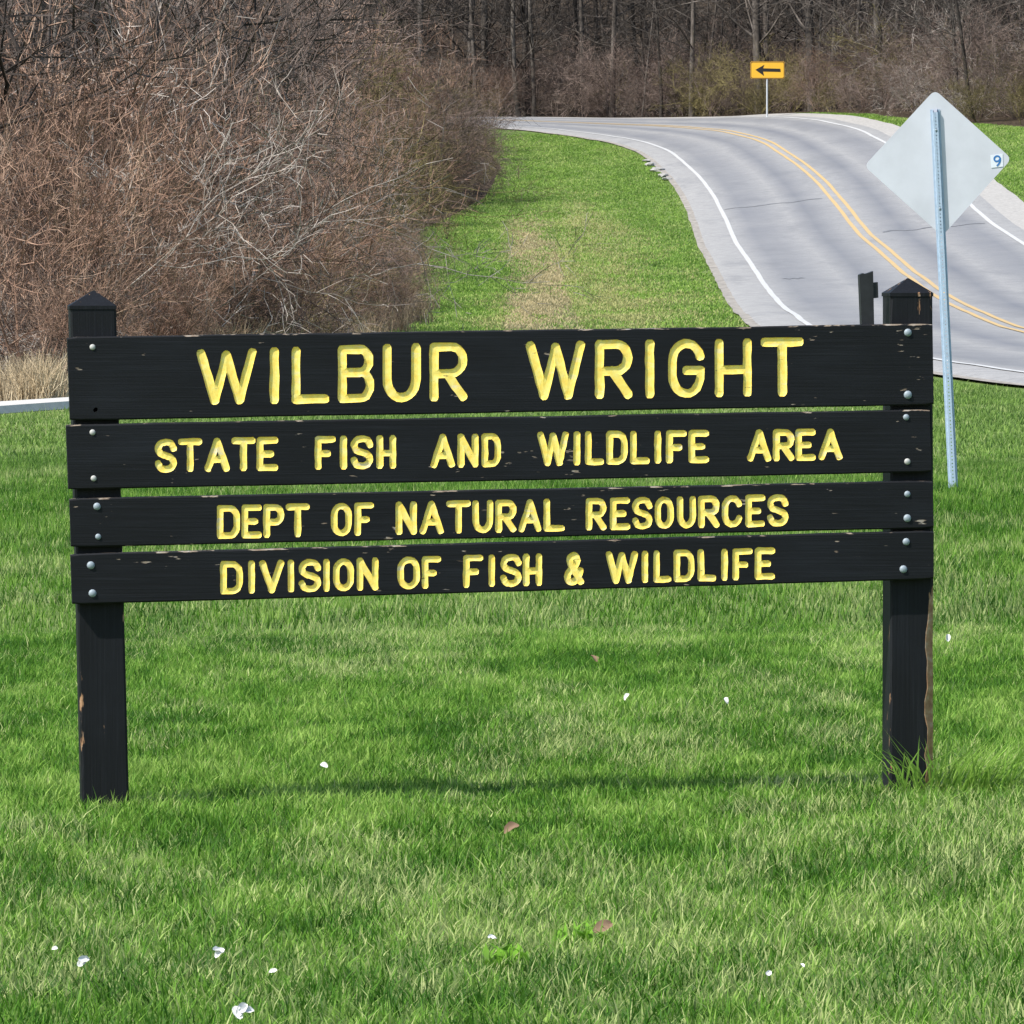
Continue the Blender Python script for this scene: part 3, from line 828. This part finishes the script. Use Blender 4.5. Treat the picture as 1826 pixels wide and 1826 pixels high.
# ------------------------------------------------------------------ bare shrubs and trees
def rot_about(v, axis, ang):
    return Matrix.Rotation(ang, 3, axis) @ v
def rvec(rr):
    return Vector((rr.gauss(0, 1), rr.gauss(0, 1), rr.gauss(0, 1))).normalized()
def grow(rr, p, d, length, rad, lvl, maxl, segs, kids, droop, out, wob=.18):
    """one branch of several bent segments, then its side branches"""
    step = length / segs; pts = [p.copy()]; r0 = rad
    for i in range(segs):
        d = (d + rvec(rr) * wob + Vector((0, 0, droop[lvl]))).normalized()
        q = p + d * step; r1 = rad * (1 - .72 * (i + 1) / segs)
        out.append((p.copy(), q.copy(), r0, r1, lvl)); p = q; r0 = r1; pts.append(p.copy())
    if lvl < maxl:
        for k in range(kids[lvl]):
            f = rr.uniform(.22, 1.0); idx = min(segs - 1, int(f * segs)); fr = f * segs - idx
            a = pts[idx].lerp(pts[idx + 1], min(1, fr)); dd = (pts[idx + 1] - pts[idx]).normalized()
            side = dd.cross(rvec(rr)).normalized()
            nd = (dd * rr.uniform(.45, 1.0) + side * rr.uniform(.5, 1.0)).normalized()
            grow(rr, a, nd, length * rr.uniform(.38, .62), rad * .52, lvl + 1, maxl, max(2, segs - 1), kids, droop, out, wob * 1.12)
def segs_mesh(name, segs, sides, minr):
    """tapered prisms (sides>=3) or flat twigs (sides==2)"""
    P0 = np.array([s[0] for s in segs]); P1 = np.array([s[1] for s in segs])
    R0 = np.maximum(np.array([s[2] for s in segs]), minr); R1 = np.maximum(np.array([s[3] for s in segs]), minr * .6)
    D = P1 - P0; D /= np.linalg.norm(D, axis=1)[:, None] + 1e-9
    ref = rng.normal(size=D.shape); A = np.cross(D, ref); A /= np.linalg.norm(A, axis=1)[:, None] + 1e-9; B = np.cross(D, A)
    n = len(segs); Vs = []
    if sides == 2:
        V = np.stack([P0 - A * R0[:, None], P0 + A * R0[:, None], P1 + A * R1[:, None], P1 - A * R1[:, None]], 1).reshape(-1, 3)
        return mesh_np(name, V, np.arange(n * 4), 4)
    for k in range(sides):
        th = 2 * math.pi * k / sides; Vs.append(P0 + (A * math.cos(th) + B * math.sin(th)) * R0[:, None])
    for k in range(sides):
        th = 2 * math.pi * k / sides; Vs.append(P1 + (A * math.cos(th) + B * math.sin(th)) * R1[:, None])
    V = np.stack(Vs, 1).reshape(-1, 3); b = np.arange(n)[:, None] * 2 * sides
    fc = [np.concatenate([b + k, b + (k + 1) % sides, b + sides + (k + 1) % sides, b + sides + k], 1) for k in range(sides)]
    return mesh_np(name, V, np.concatenate(fc, 0), 4, True)

def shrub_variant(seed, H, stems, lean, kids, droop, wob, twig_r, stem_r=.03, base_r=.25):
    rr = random.Random(seed); out = []
    for k in range(stems):
        a = rr.uniform(0, 2 * math.pi); l = rr.uniform(*lean)
        d = Vector((math.cos(a) * l, math.sin(a) * l, 1)).normalized()
        b = Vector((math.cos(a), math.sin(a), 0)) * rr.uniform(0, base_r); b.z = -.15
        grow(rr, b, d, H * rr.uniform(.65, 1.05), stem_r * rr.uniform(.6, 1.1), 0, 3, 6, kids, droop, out, wob)
    thick = [s for s in out if s[4] <= 1]; thin = [s for s in out if s[4] > 1]
    return segs_mesh('stems', thick, 3, .007), segs_mesh('twigs', thin, 2, twig_r)
D0 = (-.02, 0.02, .03, .02)
VARS = dict(
 red=[shrub_variant(1, 3.6, 9, (.15, .75), (8, 6, 6, 0), (.05, .10, .10, .05), .20, .0042), shrub_variant(2, 3.3, 11, (.1, .65), (7, 6, 6, 0), (.06, .12, .12, .05), .21, .0042)],
 brown=[shrub_variant(3, 3.8, 8, (.2, 1.0), (8, 6, 6, 0), (-.05, .0, .02, .0), .24, .0045), shrub_variant(4, 3.8, 9, (.15, .9), (8, 6, 6, 0), (-.03, .03, .02, .0), .26, .0045)],
 olive=[shrub_variant(5, 3.2, 10, (.2, 1.1), (8, 6, 6, 0), (-.06, -.02, .0, 0), .22, .0045), shrub_variant(6, 3.4, 9, (.2, .9), (8, 6, 6, 0), (-.03, .02, .04, 0), .24, .0045)],
 dark=[shrub_variant(9, 3.9, 7, (.2, .9), (7, 6, 5, 0), (-.02, .03, .03, 0), .24, .005, .04)],
 grey=[shrub_variant(7, 4.2, 5, (.4, 1.3), (6, 6, 5, 0), (-.10, -.03, .03, 0), .30, .005, .022), shrub_variant(8, 4.0, 6, (.3, 1.2), (6, 6, 5, 0), (-.07, .0, .04, 0), .28, .005, .020)],
)
MATS = dict(red=(M_red, M_red), brown=(M_brown, M_brown), olive=(M_olive, M_olive), grey=(M_grey, M_grey), dark=(M_shaded_twigs, M_shaded_twigs))
def straw_variant(seed, n, H):
    rr = random.Random(seed); out = []
    for k in range(n):
        a = rr.uniform(0, 6.28); r_ = rr.uniform(0, .55) ; p = Vector((math.cos(a) * r_, math.sin(a) * r_, -.05))
        d = Vector((rr.gauss(0, .22), rr.gauss(0, .22), 1)).normalized(); L_ = H * rr.uniform(.35, 1.0); r0 = rr.uniform(.005, .010)
        for i in range(3):
            q = p + d * L_ / 3; out.append((p.copy(), q.copy(), r0 * (1 - .25 * i), r0 * (.75 - .25 * i), 0)); p = q
            d = (d + Vector((rr.gauss(0, .2), rr.gauss(0, .2), -.12 * i))).normalized()
    return segs_mesh('stalks', out, 2, .003)
STRAW = [straw_variant(20 + k, 190, 1.25) for k in range(3)]
for k in VARS:
    for st, tw in VARS[k]:
        st.materials.append(MATS[k][0]); tw.materials.append(MATS[k][1])
STRAW_PALE = [m.copy() for m in STRAW]
for m in STRAW: m.materials.append(M_straw)
M_straw2 = mat_bark('pale_straw', (0.34, 0.26, 0.15), (0.55, 0.44, 0.28), (0.72, 0.62, 0.43), 2.0)
for m in STRAW_PALE: m.materials.append(M_straw2)

LBL = dict(
 red=('reddish-brown bare shrub in the dense thicket left of the road', 'reddish shrubs of the left thicket'),
 brown=('dull brown bare shrub in the dense thicket left of the road', 'brown shrubs of the left thicket'),
 olive=('olive-tinted bare shrub in the dense thicket left of the road', 'olive shrubs of the left thicket'),
 dark=('bare shrub deep in the thicket left of the road, coloured dark for the shade there', 'shade-darkened shrubs of the left thicket'),
 grey=('pale grey arching bare shrub in the dense thicket left of the road', 'grey shrubs of the left thicket'))
LBL2 = dict(
 red=('reddish-brown bare shrub at the wood edge beyond the bend', 'reddish shrubs beyond the bend'),
 brown=('dull brown bare shrub at the wood edge beyond the bend', 'brown shrubs beyond the bend'),
 olive=('olive-tinted bare shrub at the wood edge beyond the bend', 'olive shrubs beyond the bend'),
 grey=('pale grey arching bare shrub at the wood edge beyond the bend', 'grey shrubs beyond the bend'))
def put_shrub(kind, x, y, h, labels):
    st, tw = random.choice(VARS[kind])
    r = empty('bare_shrub', (x, y, float(ground(x, y))), random.uniform(0, 6.28))
    s = h / 4.0; r.scale = (s * random.uniform(.9, 1.2), s * random.uniform(.9, 1.2), s)
    a = bpy.data.objects.new('stems', st); b = bpy.data.objects.new('twigs', tw)
    for q in (a, b): col.objects.link(q); q.parent = r
    tag(r, labels[kind][0], 'shrub', labels[kind][1])
def put_straw(x, y, s, label, group):
    o = bpy.data.objects.new('dry_grass_clump', random.choice(STRAW_PALE if 'pale' in label else STRAW)); col.objects.link(o)
    o.location = (x, y, float(ground(x, y))); o.rotation_euler = (0, 0, random.uniform(0, 6.28)); o.scale = (s, s, s * random.uniform(.85, 1.15))
    tag(o, label, 'grass clump', group)

# left thicket
pts = []
def try_pt(x, y, sp):
    for (a, b) in pts:
        if (a - x) ** 2 + (b - y) ** 2 < sp * sp: return False
    pts.append((x, y)); return True
lr = random.Random(5)
for tries in range(9000):
    y = lr.uniform(70, 270); e = float(bx(y)); left = -0.082 * y - 4.5
    x = lr.uniform(left, e - .4)
    depth = e - x
    if 1.8 < depth < 8 and float(vnoise(x * 1.0 + 13, y * .6 + 5, 3.4)) > .63: continue      # hollows
    if 913 + F * x / y < 100 and y < 75.5: continue
    if not try_pt(x, y, 1.35 if depth < 1.3 else 2.0 if depth < 4 else 4.0): continue
    if depth < 1.2: h = lr.uniform(1.0, 1.9)
    elif depth < 2.6: h = lr.uniform(2.4, 4.0)
    elif depth < 5: h = lr.uniform(3.2, 6.2)
    else: h = lr.uniform(5.5, 8.0)
    if y < 100: h = h * .85 + .3
    if 118 < y < 178 and depth < 2.2: h = lr.uniform(1.0, 1.7)
    u = lr.random(); px = 913 + F * x / y
    u = .62 * float(vnoise(x + 60, y * .7 + 20, 6.5)) * 1.25 - .10 + .38 * u      # like grows beside like
    if px < 330 and y < 150: kind = 'red' if u < .60 else 'grey' if u < .72 else 'brown'
    elif px > 520 and y > 120 and depth < 8: kind = lr.choice(['olive', 'olive', 'olive', 'olive', 'brown', 'red'])
    else: kind = 'brown' if u < .38 else 'red' if u < .68 else 'olive' if u < .80 else 'grey'
    if depth > 3.5 and float(vnoise(x + 3, y * .5 + 9, 5.5)) > .56: kind = 'dark'  # inner shrubs take the darkened colour, painting shade into the depth
    if 250 < px < 470 and 82 < y < 140: h = min(h, 2.3)
    if depth < 2.6 and kind == 'grey': kind = 'brown'
    if depth < 2.6 and y > 105 and kind == 'olive' and lr.random() < .25: kind = 'brown'
    if kind == 'olive' and depth < 2.2: h = min(h, 2.2); x -= .3 * h
    elif kind == 'olive' and depth < 4.5: h = min(h, 3.6); x -= .25 * h
    if kind == 'grey': h = min(h, .55 * depth + .4)
    put_shrub(kind, x - (.9 if 1.2 < depth < 4 and y > 105 else 0), y, h, LBL)
for px, y, h in ((225, 84, 3.4), (330, 104, 4.6), (120, 80, 3.2), (440, 128, 4.4), (60, 92, 4.4)):
    put_shrub('grey', ray(px, 400).x * y, y, h, LBL)
for px, y, h in ((600, 146, 4.0), (650, 172, 4.2), (700, 196, 4.0), (640, 132, 2.6), (760, 214, 3.6), (560, 128, 3.2)):
    put_shrub('olive', ray(px, 400).x * y, y, h, LBL)
# dry grass along the foot of the thicket
for k in range(70):
    y = 74 + 106 * lr.random() ** .6; e = float(bx(y)); x = e + lr.uniform(-1.4, .25)
    put_straw(x, y, lr.uniform(.35, .8), 'low tan dry grass clump along the foot of the left thicket', 'dry grass along the thicket')
for k in range(12):
    p = hit(54 + 10 * math.sin(k * 2.4), 718)
    put_straw(p.x + .08 * math.cos(k * 2), p.y + .4 + .08 * k, .45 if k else .62, 'tall pale straw clump beside the left end of the sign, behind the path', 'pale straw tuft left of the sign')
for k in range(2):
    p = hit(4, 716); put_straw(p.x - .1 * k, p.y + .6 + k * .4, .5, 'pale straw clump at the left edge of the picture behind the path', 'straw at the left edge')
# lone sapling on the verge in front of the thicket
sp_ = hit(797, 428); st, tw = VARS['brown'][0]
rsap = empty('sapling', sp_, .4); rsap.scale = (.22, .22, .36)
rr = random.Random(3); o_ = []
for a_ in (-.35, .1, .4):
    grow(rr, Vector((0, 0, -.1)), Vector((a_, .1, 1)).normalized(), 2.6, .05, 0, 1, 5, (3, 0), (0, 0), o_, .12)
mkobj('stems', segs_mesh('stems', o_, 3, .02), M_bark, rsap)
tag(rsap, 'lone dark leafless sapling on the grass at the thicket edge', 'sapling')

# wood edge beyond the bend
pts.clear()
for tries in range(5000):
    y = lr.uniform(226, 296); x = lr.uniform(-6, 27)
    dpt = x - float(np.interp(y, RY, RX))
    if dpt < 0.5 or x > 0.085 * y + 4: continue
    if not try_pt(x, y, 1.9 if dpt < 5 else 3.2): continue
    h = lr.uniform(1.5, 2.5) if dpt < 2 else lr.uniform(2.0, 3.3 + .06 * max(0, x)) if dpt < 7 else lr.uniform(2.4, 3.6)
    u = lr.random(); kind = 'olive' if u < .26 else 'brown' if u < .84 else 'red' if u < .92 else 'grey'
    put_shrub(kind, x, y, h, LBL2)

# trees
def tree_variant(seed, H, r0, lean):
    rr = random.Random(seed); out = []
    d = Vector((rr.gauss(0, lean), rr.gauss(0, lean), 1)).normalized(); p = Vector((0, 0, -.3)); n = 14; pts_ = [p.copy()]
    trunk = []
    for i in range(n):
        d = (d + rvec(rr) * .05 + Vector((0, 0, .05))).normalized(); q = p + d * H / n
        ra = r0 * (1.25 if i == 0 else 1 - .85 * i / n); rb = r0 * (1 - .85 * (i + 1) / n)
        trunk.append((p.copy(), q.copy(), ra, rb, 0)); p = q; pts_.append(p.copy())
    for k in range(26):
        f = rr.uniform(.12, .98) ** .9; i = min(n - 1, int(f * n)); a = pts_[i].lerp(pts_[i + 1], f * n - i)
        ang = rr.uniform(0, 6.28); dd = Vector((math.cos(ang), math.sin(ang), rr.uniform(.15, .9))).normalized()
        L_ = H * (.12 + .25 * (1 - f)) * rr.uniform(.6, 1.1)
        grow(rr, a, dd, L_, r0 * .34 * (1.1 - f), 1, 3, 5, (0, 5, 4, 0), (0, .05, .05, .03), out, .16)
    return trunk, out
TREES = []
for k, (H, r0, ln) in enumerate([(15, .13, .04), (17, .17, .03), (13, .09, .08), (16, .11, .05), (12, .075, .10)]):
    tk, br = tree_variant(60 + k, H, r0, ln)
    # continuous trunk tube
    ctr = [tk[0][0]] + [s[1] for s in tk]; rad = [tk[0][2]] + [s[3] for s in tk]; S = 8; V = []
    for c, r_ in zip(ctr, rad):
        V += [(c.x + r_ * math.cos(6.2832 * j / S), c.y + r_ * math.sin(6.2832 * j / S), c.z) for j in range(S)]
    Fc = [(i * S + j, i * S + (j + 1) % S, (i + 1) * S + (j + 1) % S, (i + 1) * S + j) for i in range(len(ctr) - 1) for j in range(S)]
    tm = pydata('trunk', V, Fc, True); cm = segs_mesh('crown', br, 3, .010)
    tm2, cm2 = tm.copy(), cm.copy()
    tm.materials.append(M_bark); cm.materials.append(M_bark); tm2.materials.append(M_palebark); cm2.materials.append(M_bark)
    TREES.append(((tm, cm), (tm2, cm2)))
def put_tree(v, pale, x, y, s, label, group=None, rz=None):
    r = empty('bare_tree', (x, y, float(ground(x, y))), random.uniform(0, 6.28) if rz is None else rz); r.scale = (s, s, s)
    for nm, me in zip(('trunk', 'crown'), TREES[v][pale]):
        o = bpy.data.objects.new(nm, me); col.objects.link(o); o.parent = r
    tag(r, label, 'tree', group)
def px_tree(px, y, v, pale, s, label, group=None):
    put_tree(v, pale, ray(px, 200).x * y, y, s, label, group)
px_tree(925, 281, 0, 1, 1.0, 'slender bare tree at the far road edge, left one of a close pair')
px_tree(952, 281, 3, 1, 1.0, 'slender bare tree at the far road edge, right one of a close pair')
px_tree(866, 284, 1, 0, 1.1, 'dark bare tree behind the far end of the road, nearest the left thicket')
lr = random.Random(12); pts.clear()
for tries in range(2500):
    y = lr.uniform(240, 318); x = lr.uniform(-30, 34)
    if x - float(np.interp(y, RY, RX)) < 1.6 or abs(x) > .085 * y + 5: continue
    if not try_pt(x, y, 2.3 if y < 292 else 3.4): continue
    put_tree(lr.randrange(5), 0, x, y, lr.uniform(.7, 1.25), 'bare trunk in the wood on the hill behind the road', 'bare trees of the hill wood')
for k in range(16):
    y = lr.uniform(120, 260); x = float(bx(y)) - lr.uniform(7, 12)
    if x < -.084 * y - 2: continue
    put_tree(lr.randrange(5), lr.random() < .3, x, y, lr.uniform(.5, .8), 'bare young tree standing inside the left thicket', 'young trees in the left thicket')

# ------------------------------------------------------------------ grass
def blades(name, P, head, L, W, bend, colr, levels):
    """P base points; blades with `levels` rows (2 -> one triangle, 3 -> quad + triangle)"""
    n = len(P); hx, hy = np.cos(head), np.sin(head); sx, sy = -hy, hx
    tw = rng.uniform(-.9, .9, n)          # the blade's flat side is turned at random
    wx, wy = np.cos(head + math.pi / 2 + tw), np.sin(head + math.pi / 2 + tw)
    def rowp(f):
        lean = bend * f ** 1.6 * L; up = L * f * np.sqrt(np.clip(1 - (bend * .55) ** 2 * f, .1, 1))
        return P + np.c_[hx * lean, hy * lean, up]
    b = rowp(0.0); t = rowp(1.0); w = np.c_[wx, wy, np.zeros(n)] * W[:, None] * .5
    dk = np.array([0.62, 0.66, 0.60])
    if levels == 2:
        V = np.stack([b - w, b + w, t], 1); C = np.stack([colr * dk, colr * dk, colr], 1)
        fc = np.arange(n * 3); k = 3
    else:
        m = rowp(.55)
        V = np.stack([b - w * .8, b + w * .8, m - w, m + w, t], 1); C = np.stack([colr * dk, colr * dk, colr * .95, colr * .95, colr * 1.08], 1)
        o = np.arange(n)[:, None] * 5
        fc = np.concatenate([o + np.array([[0, 1, 3]]), o + np.array([[0, 3, 2]]), o + np.array([[2, 3, 4]])], 1).ravel()
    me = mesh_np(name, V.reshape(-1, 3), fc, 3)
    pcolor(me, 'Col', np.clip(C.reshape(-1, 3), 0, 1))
    return me
GD = np.array([0.042, 0.128, 0.013]); GM = np.array([0.128, 0.286, 0.029]); GL = np.array([0.31, 0.465, 0.100]); ST = np.array([0.52, 0.57, 0.24])
def grass_color(x, y, n):
    k_ = np.clip(y / 18, .8, 4)       # patches: narrow across, longer in depth
    a = fnoise(x / k_ ** .5, y * .33, .42); b = vnoise(x + 9, y * .5 - 4, .14); c = fnoise(x / k_ ** .5 - 40, y * .30 + 12, .62)
    t = np.clip((a - .5) * 1.15 + (b - .5) * .6 + (vnoise(x - 7, y + 2, .09) - .5) * .7 + rng.normal(0, .24, n) + .45, 0, 1)[:, None]
    colr = np.where(t < .5, GD + (GM - GD) * t * 2, GM + (GL - GM) * (t - .5) * 2)
    ps = np.clip((c - .50) * 2.0 + .11 + .05 * sstep(14, 19, y), .02, .48) * np.clip(.2 + 1.6 * vnoise(x + 3, y * .5 + 8, .16), 0, 1.5)
    st = rng.random(n) < ps
    k = rng.uniform(.25, 1.0, n)[:, None]
    colr = np.where(st[:, None], colr * (1 - k) + ST * k, colr)
    return colr * rng.uniform(.8, 1.2, n)[:, None]
def scatter(y0, y1, dens, margin):
    area = .08 * (y1 ** 2 - y0 ** 2) + 2 * margin * (y1 - y0)
    n = int(area * dens)
    y = np.sqrt(rng.uniform(y0 ** 2, y1 ** 2, int(n * 1.0)))
    x = rng.uniform(-1, 1, n) * (.0805 * y + margin)
    return x, y
def keep_off(x, y):
    ok = np.ones(len(x), bool)
    rel = np.c_[x - ORI.x, y - ORI.y]; s = rel @ np.array([dirv.x, dirv.y]); t = rel @ np.array([-nrm.x, -nrm.y])
    for s0, s1 in ((.03, .18), (2.33, 2.50)):
        ok &= ~((s > s0) & (s < s1) & (t > PT - .002) & (t < PT + .14))
    # off the road and the path
    d = np.full(len(x), 99.)
    for cx, nrw in ((CLs, 4.9), (SD, .55)):
        dd = np.full(len(x), 99.)
        for (a, b) in cx[(cx[:, 1] > 0) & (cx[:, 1] < 262)]:
            dd = np.minimum(dd, np.hypot(x - a, y - b))
        ok &= dd > nrw
    ok &= ~((x < bx(y) - .3) & (y > 62))
    return ok
def keep_off2(x, y):
    q = CLs[(CLs[:, 1] > 90) & (CLs[:, 1] < 285)]
    dd = np.full(len(x), 99.)
    for (a, b), (c, d) in zip(q[:-1], q[1:]):
        L2 = (c - a) ** 2 + (d - b) ** 2; t = np.clip(((x - a) * (c - a) + (y - b) * (d - b)) / L2, 0, 1)
        dd = np.minimum(dd, np.hypot(x - a - t * (c - a), y - b - t * (d - b)))
    return dd > 4.52 + .25 * rng.random(len(x)) + .45 * (x > 9)
def lawn(name, y0, y1, dens, margin, lrange, wid, levels, bendr):
    x, y = scatter(y0, y1, dens, margin)
    if y1 > 60: k = keep_off(x, y)
    else: k = keep_off(x, y)
    x, y = x[k], y[k]; n = len(x)
    cl = fnoise(x + 15, y * .6 + 3, .30)
    L = rng.uniform(*lrange, n) * (.62 + .8 * cl) * (1 + .45 * (rng.random(n) < .06))
    W = wid * rng.uniform(.7, 1.3, n)
    colr = grass_color(x, y, n)
    m_ = (.42 * sstep(42, 60, y))[:, None]; colr = colr * (1 - m_) + np.array([.31, .41, .13]) * m_      # thinner, paler turf towards the road
    P = np.c_[x, y, ground(x, y) - .004]
    head = rng.uniform(0, 2 * math.pi, n)
    bend = rng.uniform(*bendr, n)
    return blades(name, P, head, L, W, bend, colr, levels)
def grass_obj(me, label):
    o = mkobj('grass', me, M_blade); tag(o, label, kind='stuff'); return o
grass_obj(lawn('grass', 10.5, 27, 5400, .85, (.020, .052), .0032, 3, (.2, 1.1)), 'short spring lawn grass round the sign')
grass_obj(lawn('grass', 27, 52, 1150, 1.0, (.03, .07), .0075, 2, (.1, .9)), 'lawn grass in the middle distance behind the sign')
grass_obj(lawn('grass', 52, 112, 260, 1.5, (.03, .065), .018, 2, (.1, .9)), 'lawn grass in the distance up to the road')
x, y = scatter(110, 258, 150, .5)
k = (x > bx(y) - .3) & (x < np.interp(y, RY, RX)) ; x, y = x[k], y[k]
k = keep_off2(x, y); x, y = x[k], y[k]; n = len(x)
colr = grass_color(x, y * .4, n) * .55 + np.array([.175, .265, .065]) * .6
rag = fnoise(x * 1.0, y * .16, .8) - .5
dv = np.exp(-((x - (0.55 + 0.25 * np.sin(y / 11))) / 0.75) ** 2) * .85 * (1 - sstep(182, 204, y)) + .55 * np.exp(-((x - 2.3) / 1.5) ** 2) * (1 - sstep(190, 222, y))
dv = np.clip(dv + rag * 1.5 * (dv > .05), 0, 1)
tan_ = np.where((np.abs(x - .55) < .7)[:, None], np.array([.42, .37, .22]), np.array([.36, .38, .16])) * rng.uniform(.8, 1.15, n)[:, None]
colr = np.where((rng.random(n) < dv)[:, None], tan_, colr)
grass_obj(blades('grass', np.c_[x, y, ground(x, y) - .012], rng.uniform(0, 6.28, n), rng.uniform(.045, .085, n), rng.uniform(.035, .06, n), rng.uniform(.3, 1.1, n), colr * np.array([1.36, 1.27, 1.25]), 2), 'grass of the road verges on the hill')

# tuft of long grass at the foot of the right post
tb = ORI + dirv * 2.44 - nrm * .03
n = 260
x = tb.x + rng.normal(.13, .13, n); y = tb.y + rng.normal(-.05, .05, n)
P = np.c_[x, y, ground(x, y) - .004]; head = np.arctan2(y - tb.y - .02, x - tb.x) + rng.normal(0, .5, n)
tuft = mkobj('grass_tuft', blades('grass_tuft', P, head, rng.uniform(.10, .22, n), rng.uniform(.004, .007, n), rng.uniform(.5, 1.25, n), (GM * .4 + GL * .9) * rng.uniform(.6, 1.25, n)[:, None], 3), M_blade)
tag(tuft, 'tuft of longer grass round the foot of the right sign post', 'grass tuft')

for k, (px, py, lab) in enumerate([(1040, 1650, 'bright green broad-leaved weed beside the dry leaf low in the lawn'), (905, 1690, 'bright green broad-leaved weed low in the middle of the lawn')]):
    p = hit(px, py, .04); n = 34
    x = p.x + rng.normal(0, .035, n); y = p.y + rng.normal(0, .06, n)
    wd = mkobj('lawn_weed', blades('lawn_weed', np.c_[x, y, ground(x, y) + .008], rng.uniform(0, 6.28, n), rng.uniform(.025, .05, n), rng.uniform(.008, .014, n), rng.uniform(.8, 1.3, n), np.array([.20, .42, .04]) * rng.uniform(.7, 1.1, n)[:, None], 3), M_blade)
    tag(wd, lab, kind='stuff')

# ------------------------------------------------------------------ petals and dry leaves on the lawn
def petal_mesh(name, seed, lobes, curl):
    rr = random.Random(seed); V = []; Fc = []
    for l in range(lobes):
        a0 = rr.uniform(0, 6.28); cx, cy = (rr.uniform(-.6, .6), rr.uniform(-.3, .3)) if lobes > 1 else (0, 0)
        nu, nv = 7, 5; base = len(V); tilt = rr.uniform(.2, .9); c1, c2 = rr.uniform(.5, 1.2) * curl, rr.uniform(-.7, .7)
        for i in range(nu):
            for j in range(nv):
                u = i / (nu - 1) * 2 - 1; v = (j / (nv - 1) * 2 - 1) * math.sqrt(max(.04, 1 - u * u * .92)) * .62
                z = c1 * v * v + c2 * u * u * .4 + .06 * rr.gauss(0, 1) + tilt * (u + 1) * .35
                X = cx + u * math.cos(a0) - v * math.sin(a0); Y = cy + u * math.sin(a0) + v * math.cos(a0)
                V.append((X, Y, z))
        Fc += [(base + i * nv + j, base + (i + 1) * nv + j, base + (i + 1) * nv + j + 1, base + i * nv + j + 1) for i in range(nu - 1) for j in range(nv - 1)]
    return pydata(name, V, Fc, True)
PET = [(432, 1795, .021, 3, 'largest white petal clump, nearest the viewer at the lower left'),
       (152, 1706, .017, 2, 'white petal nearest the lower left corner'),
       (390, 1690, .018, 2, 'white petal above the largest petal clump'),
       (487, 1723, .012, 1, 'small white petal right of the larger ones at the lower left'),
       (98, 1682, .010, 1, 'tiny pale petal near the left edge of the lawn'),
       (877, 1666, .013, 2, 'pale pinkish petal low in the middle of the lawn'),
       (1370, 1728, .013, 1, 'small white petal on the lawn below the right post'),
       (1690, 1133, .020, 1, 'white petal in the grass just right of the right post'),
       (1118, 1238, .018, 1, 'white petal under the sign, left of the other one there'),
       (1295, 1243, .016, 1, 'white petal under the sign nearer the right post'),
       (578, 1358, .018, 1, 'pale petal behind the shadow under the left half of the sign'),
       (1430, 1712, .009, 1, 'tiny white petal at the lower right')]
for k, (px, py, s, lb, label) in enumerate(PET):
    p = hit(px, py, .055 if py > 1300 else .075)
    o = mkobj('petal', petal_mesh('petal', 100 + k, lb, .9), M_petal)
    o.location = (p.x, p.y, p.z - .012); o.scale = (s * .72, s * .72, s * 1.0); o.rotation_euler = (R(48 + 14 * math.sin(k * 2.1)), R(14 * math.sin(k * 1.3)), .35 * math.sin(k * 3.1))
    tag(o, label, 'petal', 'petals scattered on the lawn')
for k, (px, py, s, label) in enumerate([(912, 1471, .022, 'curled brown leaf on the lawn below the middle of the sign'), (1075, 1646, .024, 'brown dry leaf in a bright green patch low in the lawn'), (1058, 1170, .022, 'brown dry leaf in the grass just under the lowest board')]):
    p = hit(px, py, .045)
    o = mkobj('dry_leaf', petal_mesh('dry_leaf', 200 + k, 1, 1.3), M_leaf)
    o.location = (p.x, p.y, p.z - .010); o.scale = (s, s, s); o.rotation_euler = (R(45), R(12 * (k - 1)), .3 * k)
    tag(o, label, 'leaf', 'dry leaves on the lawn')
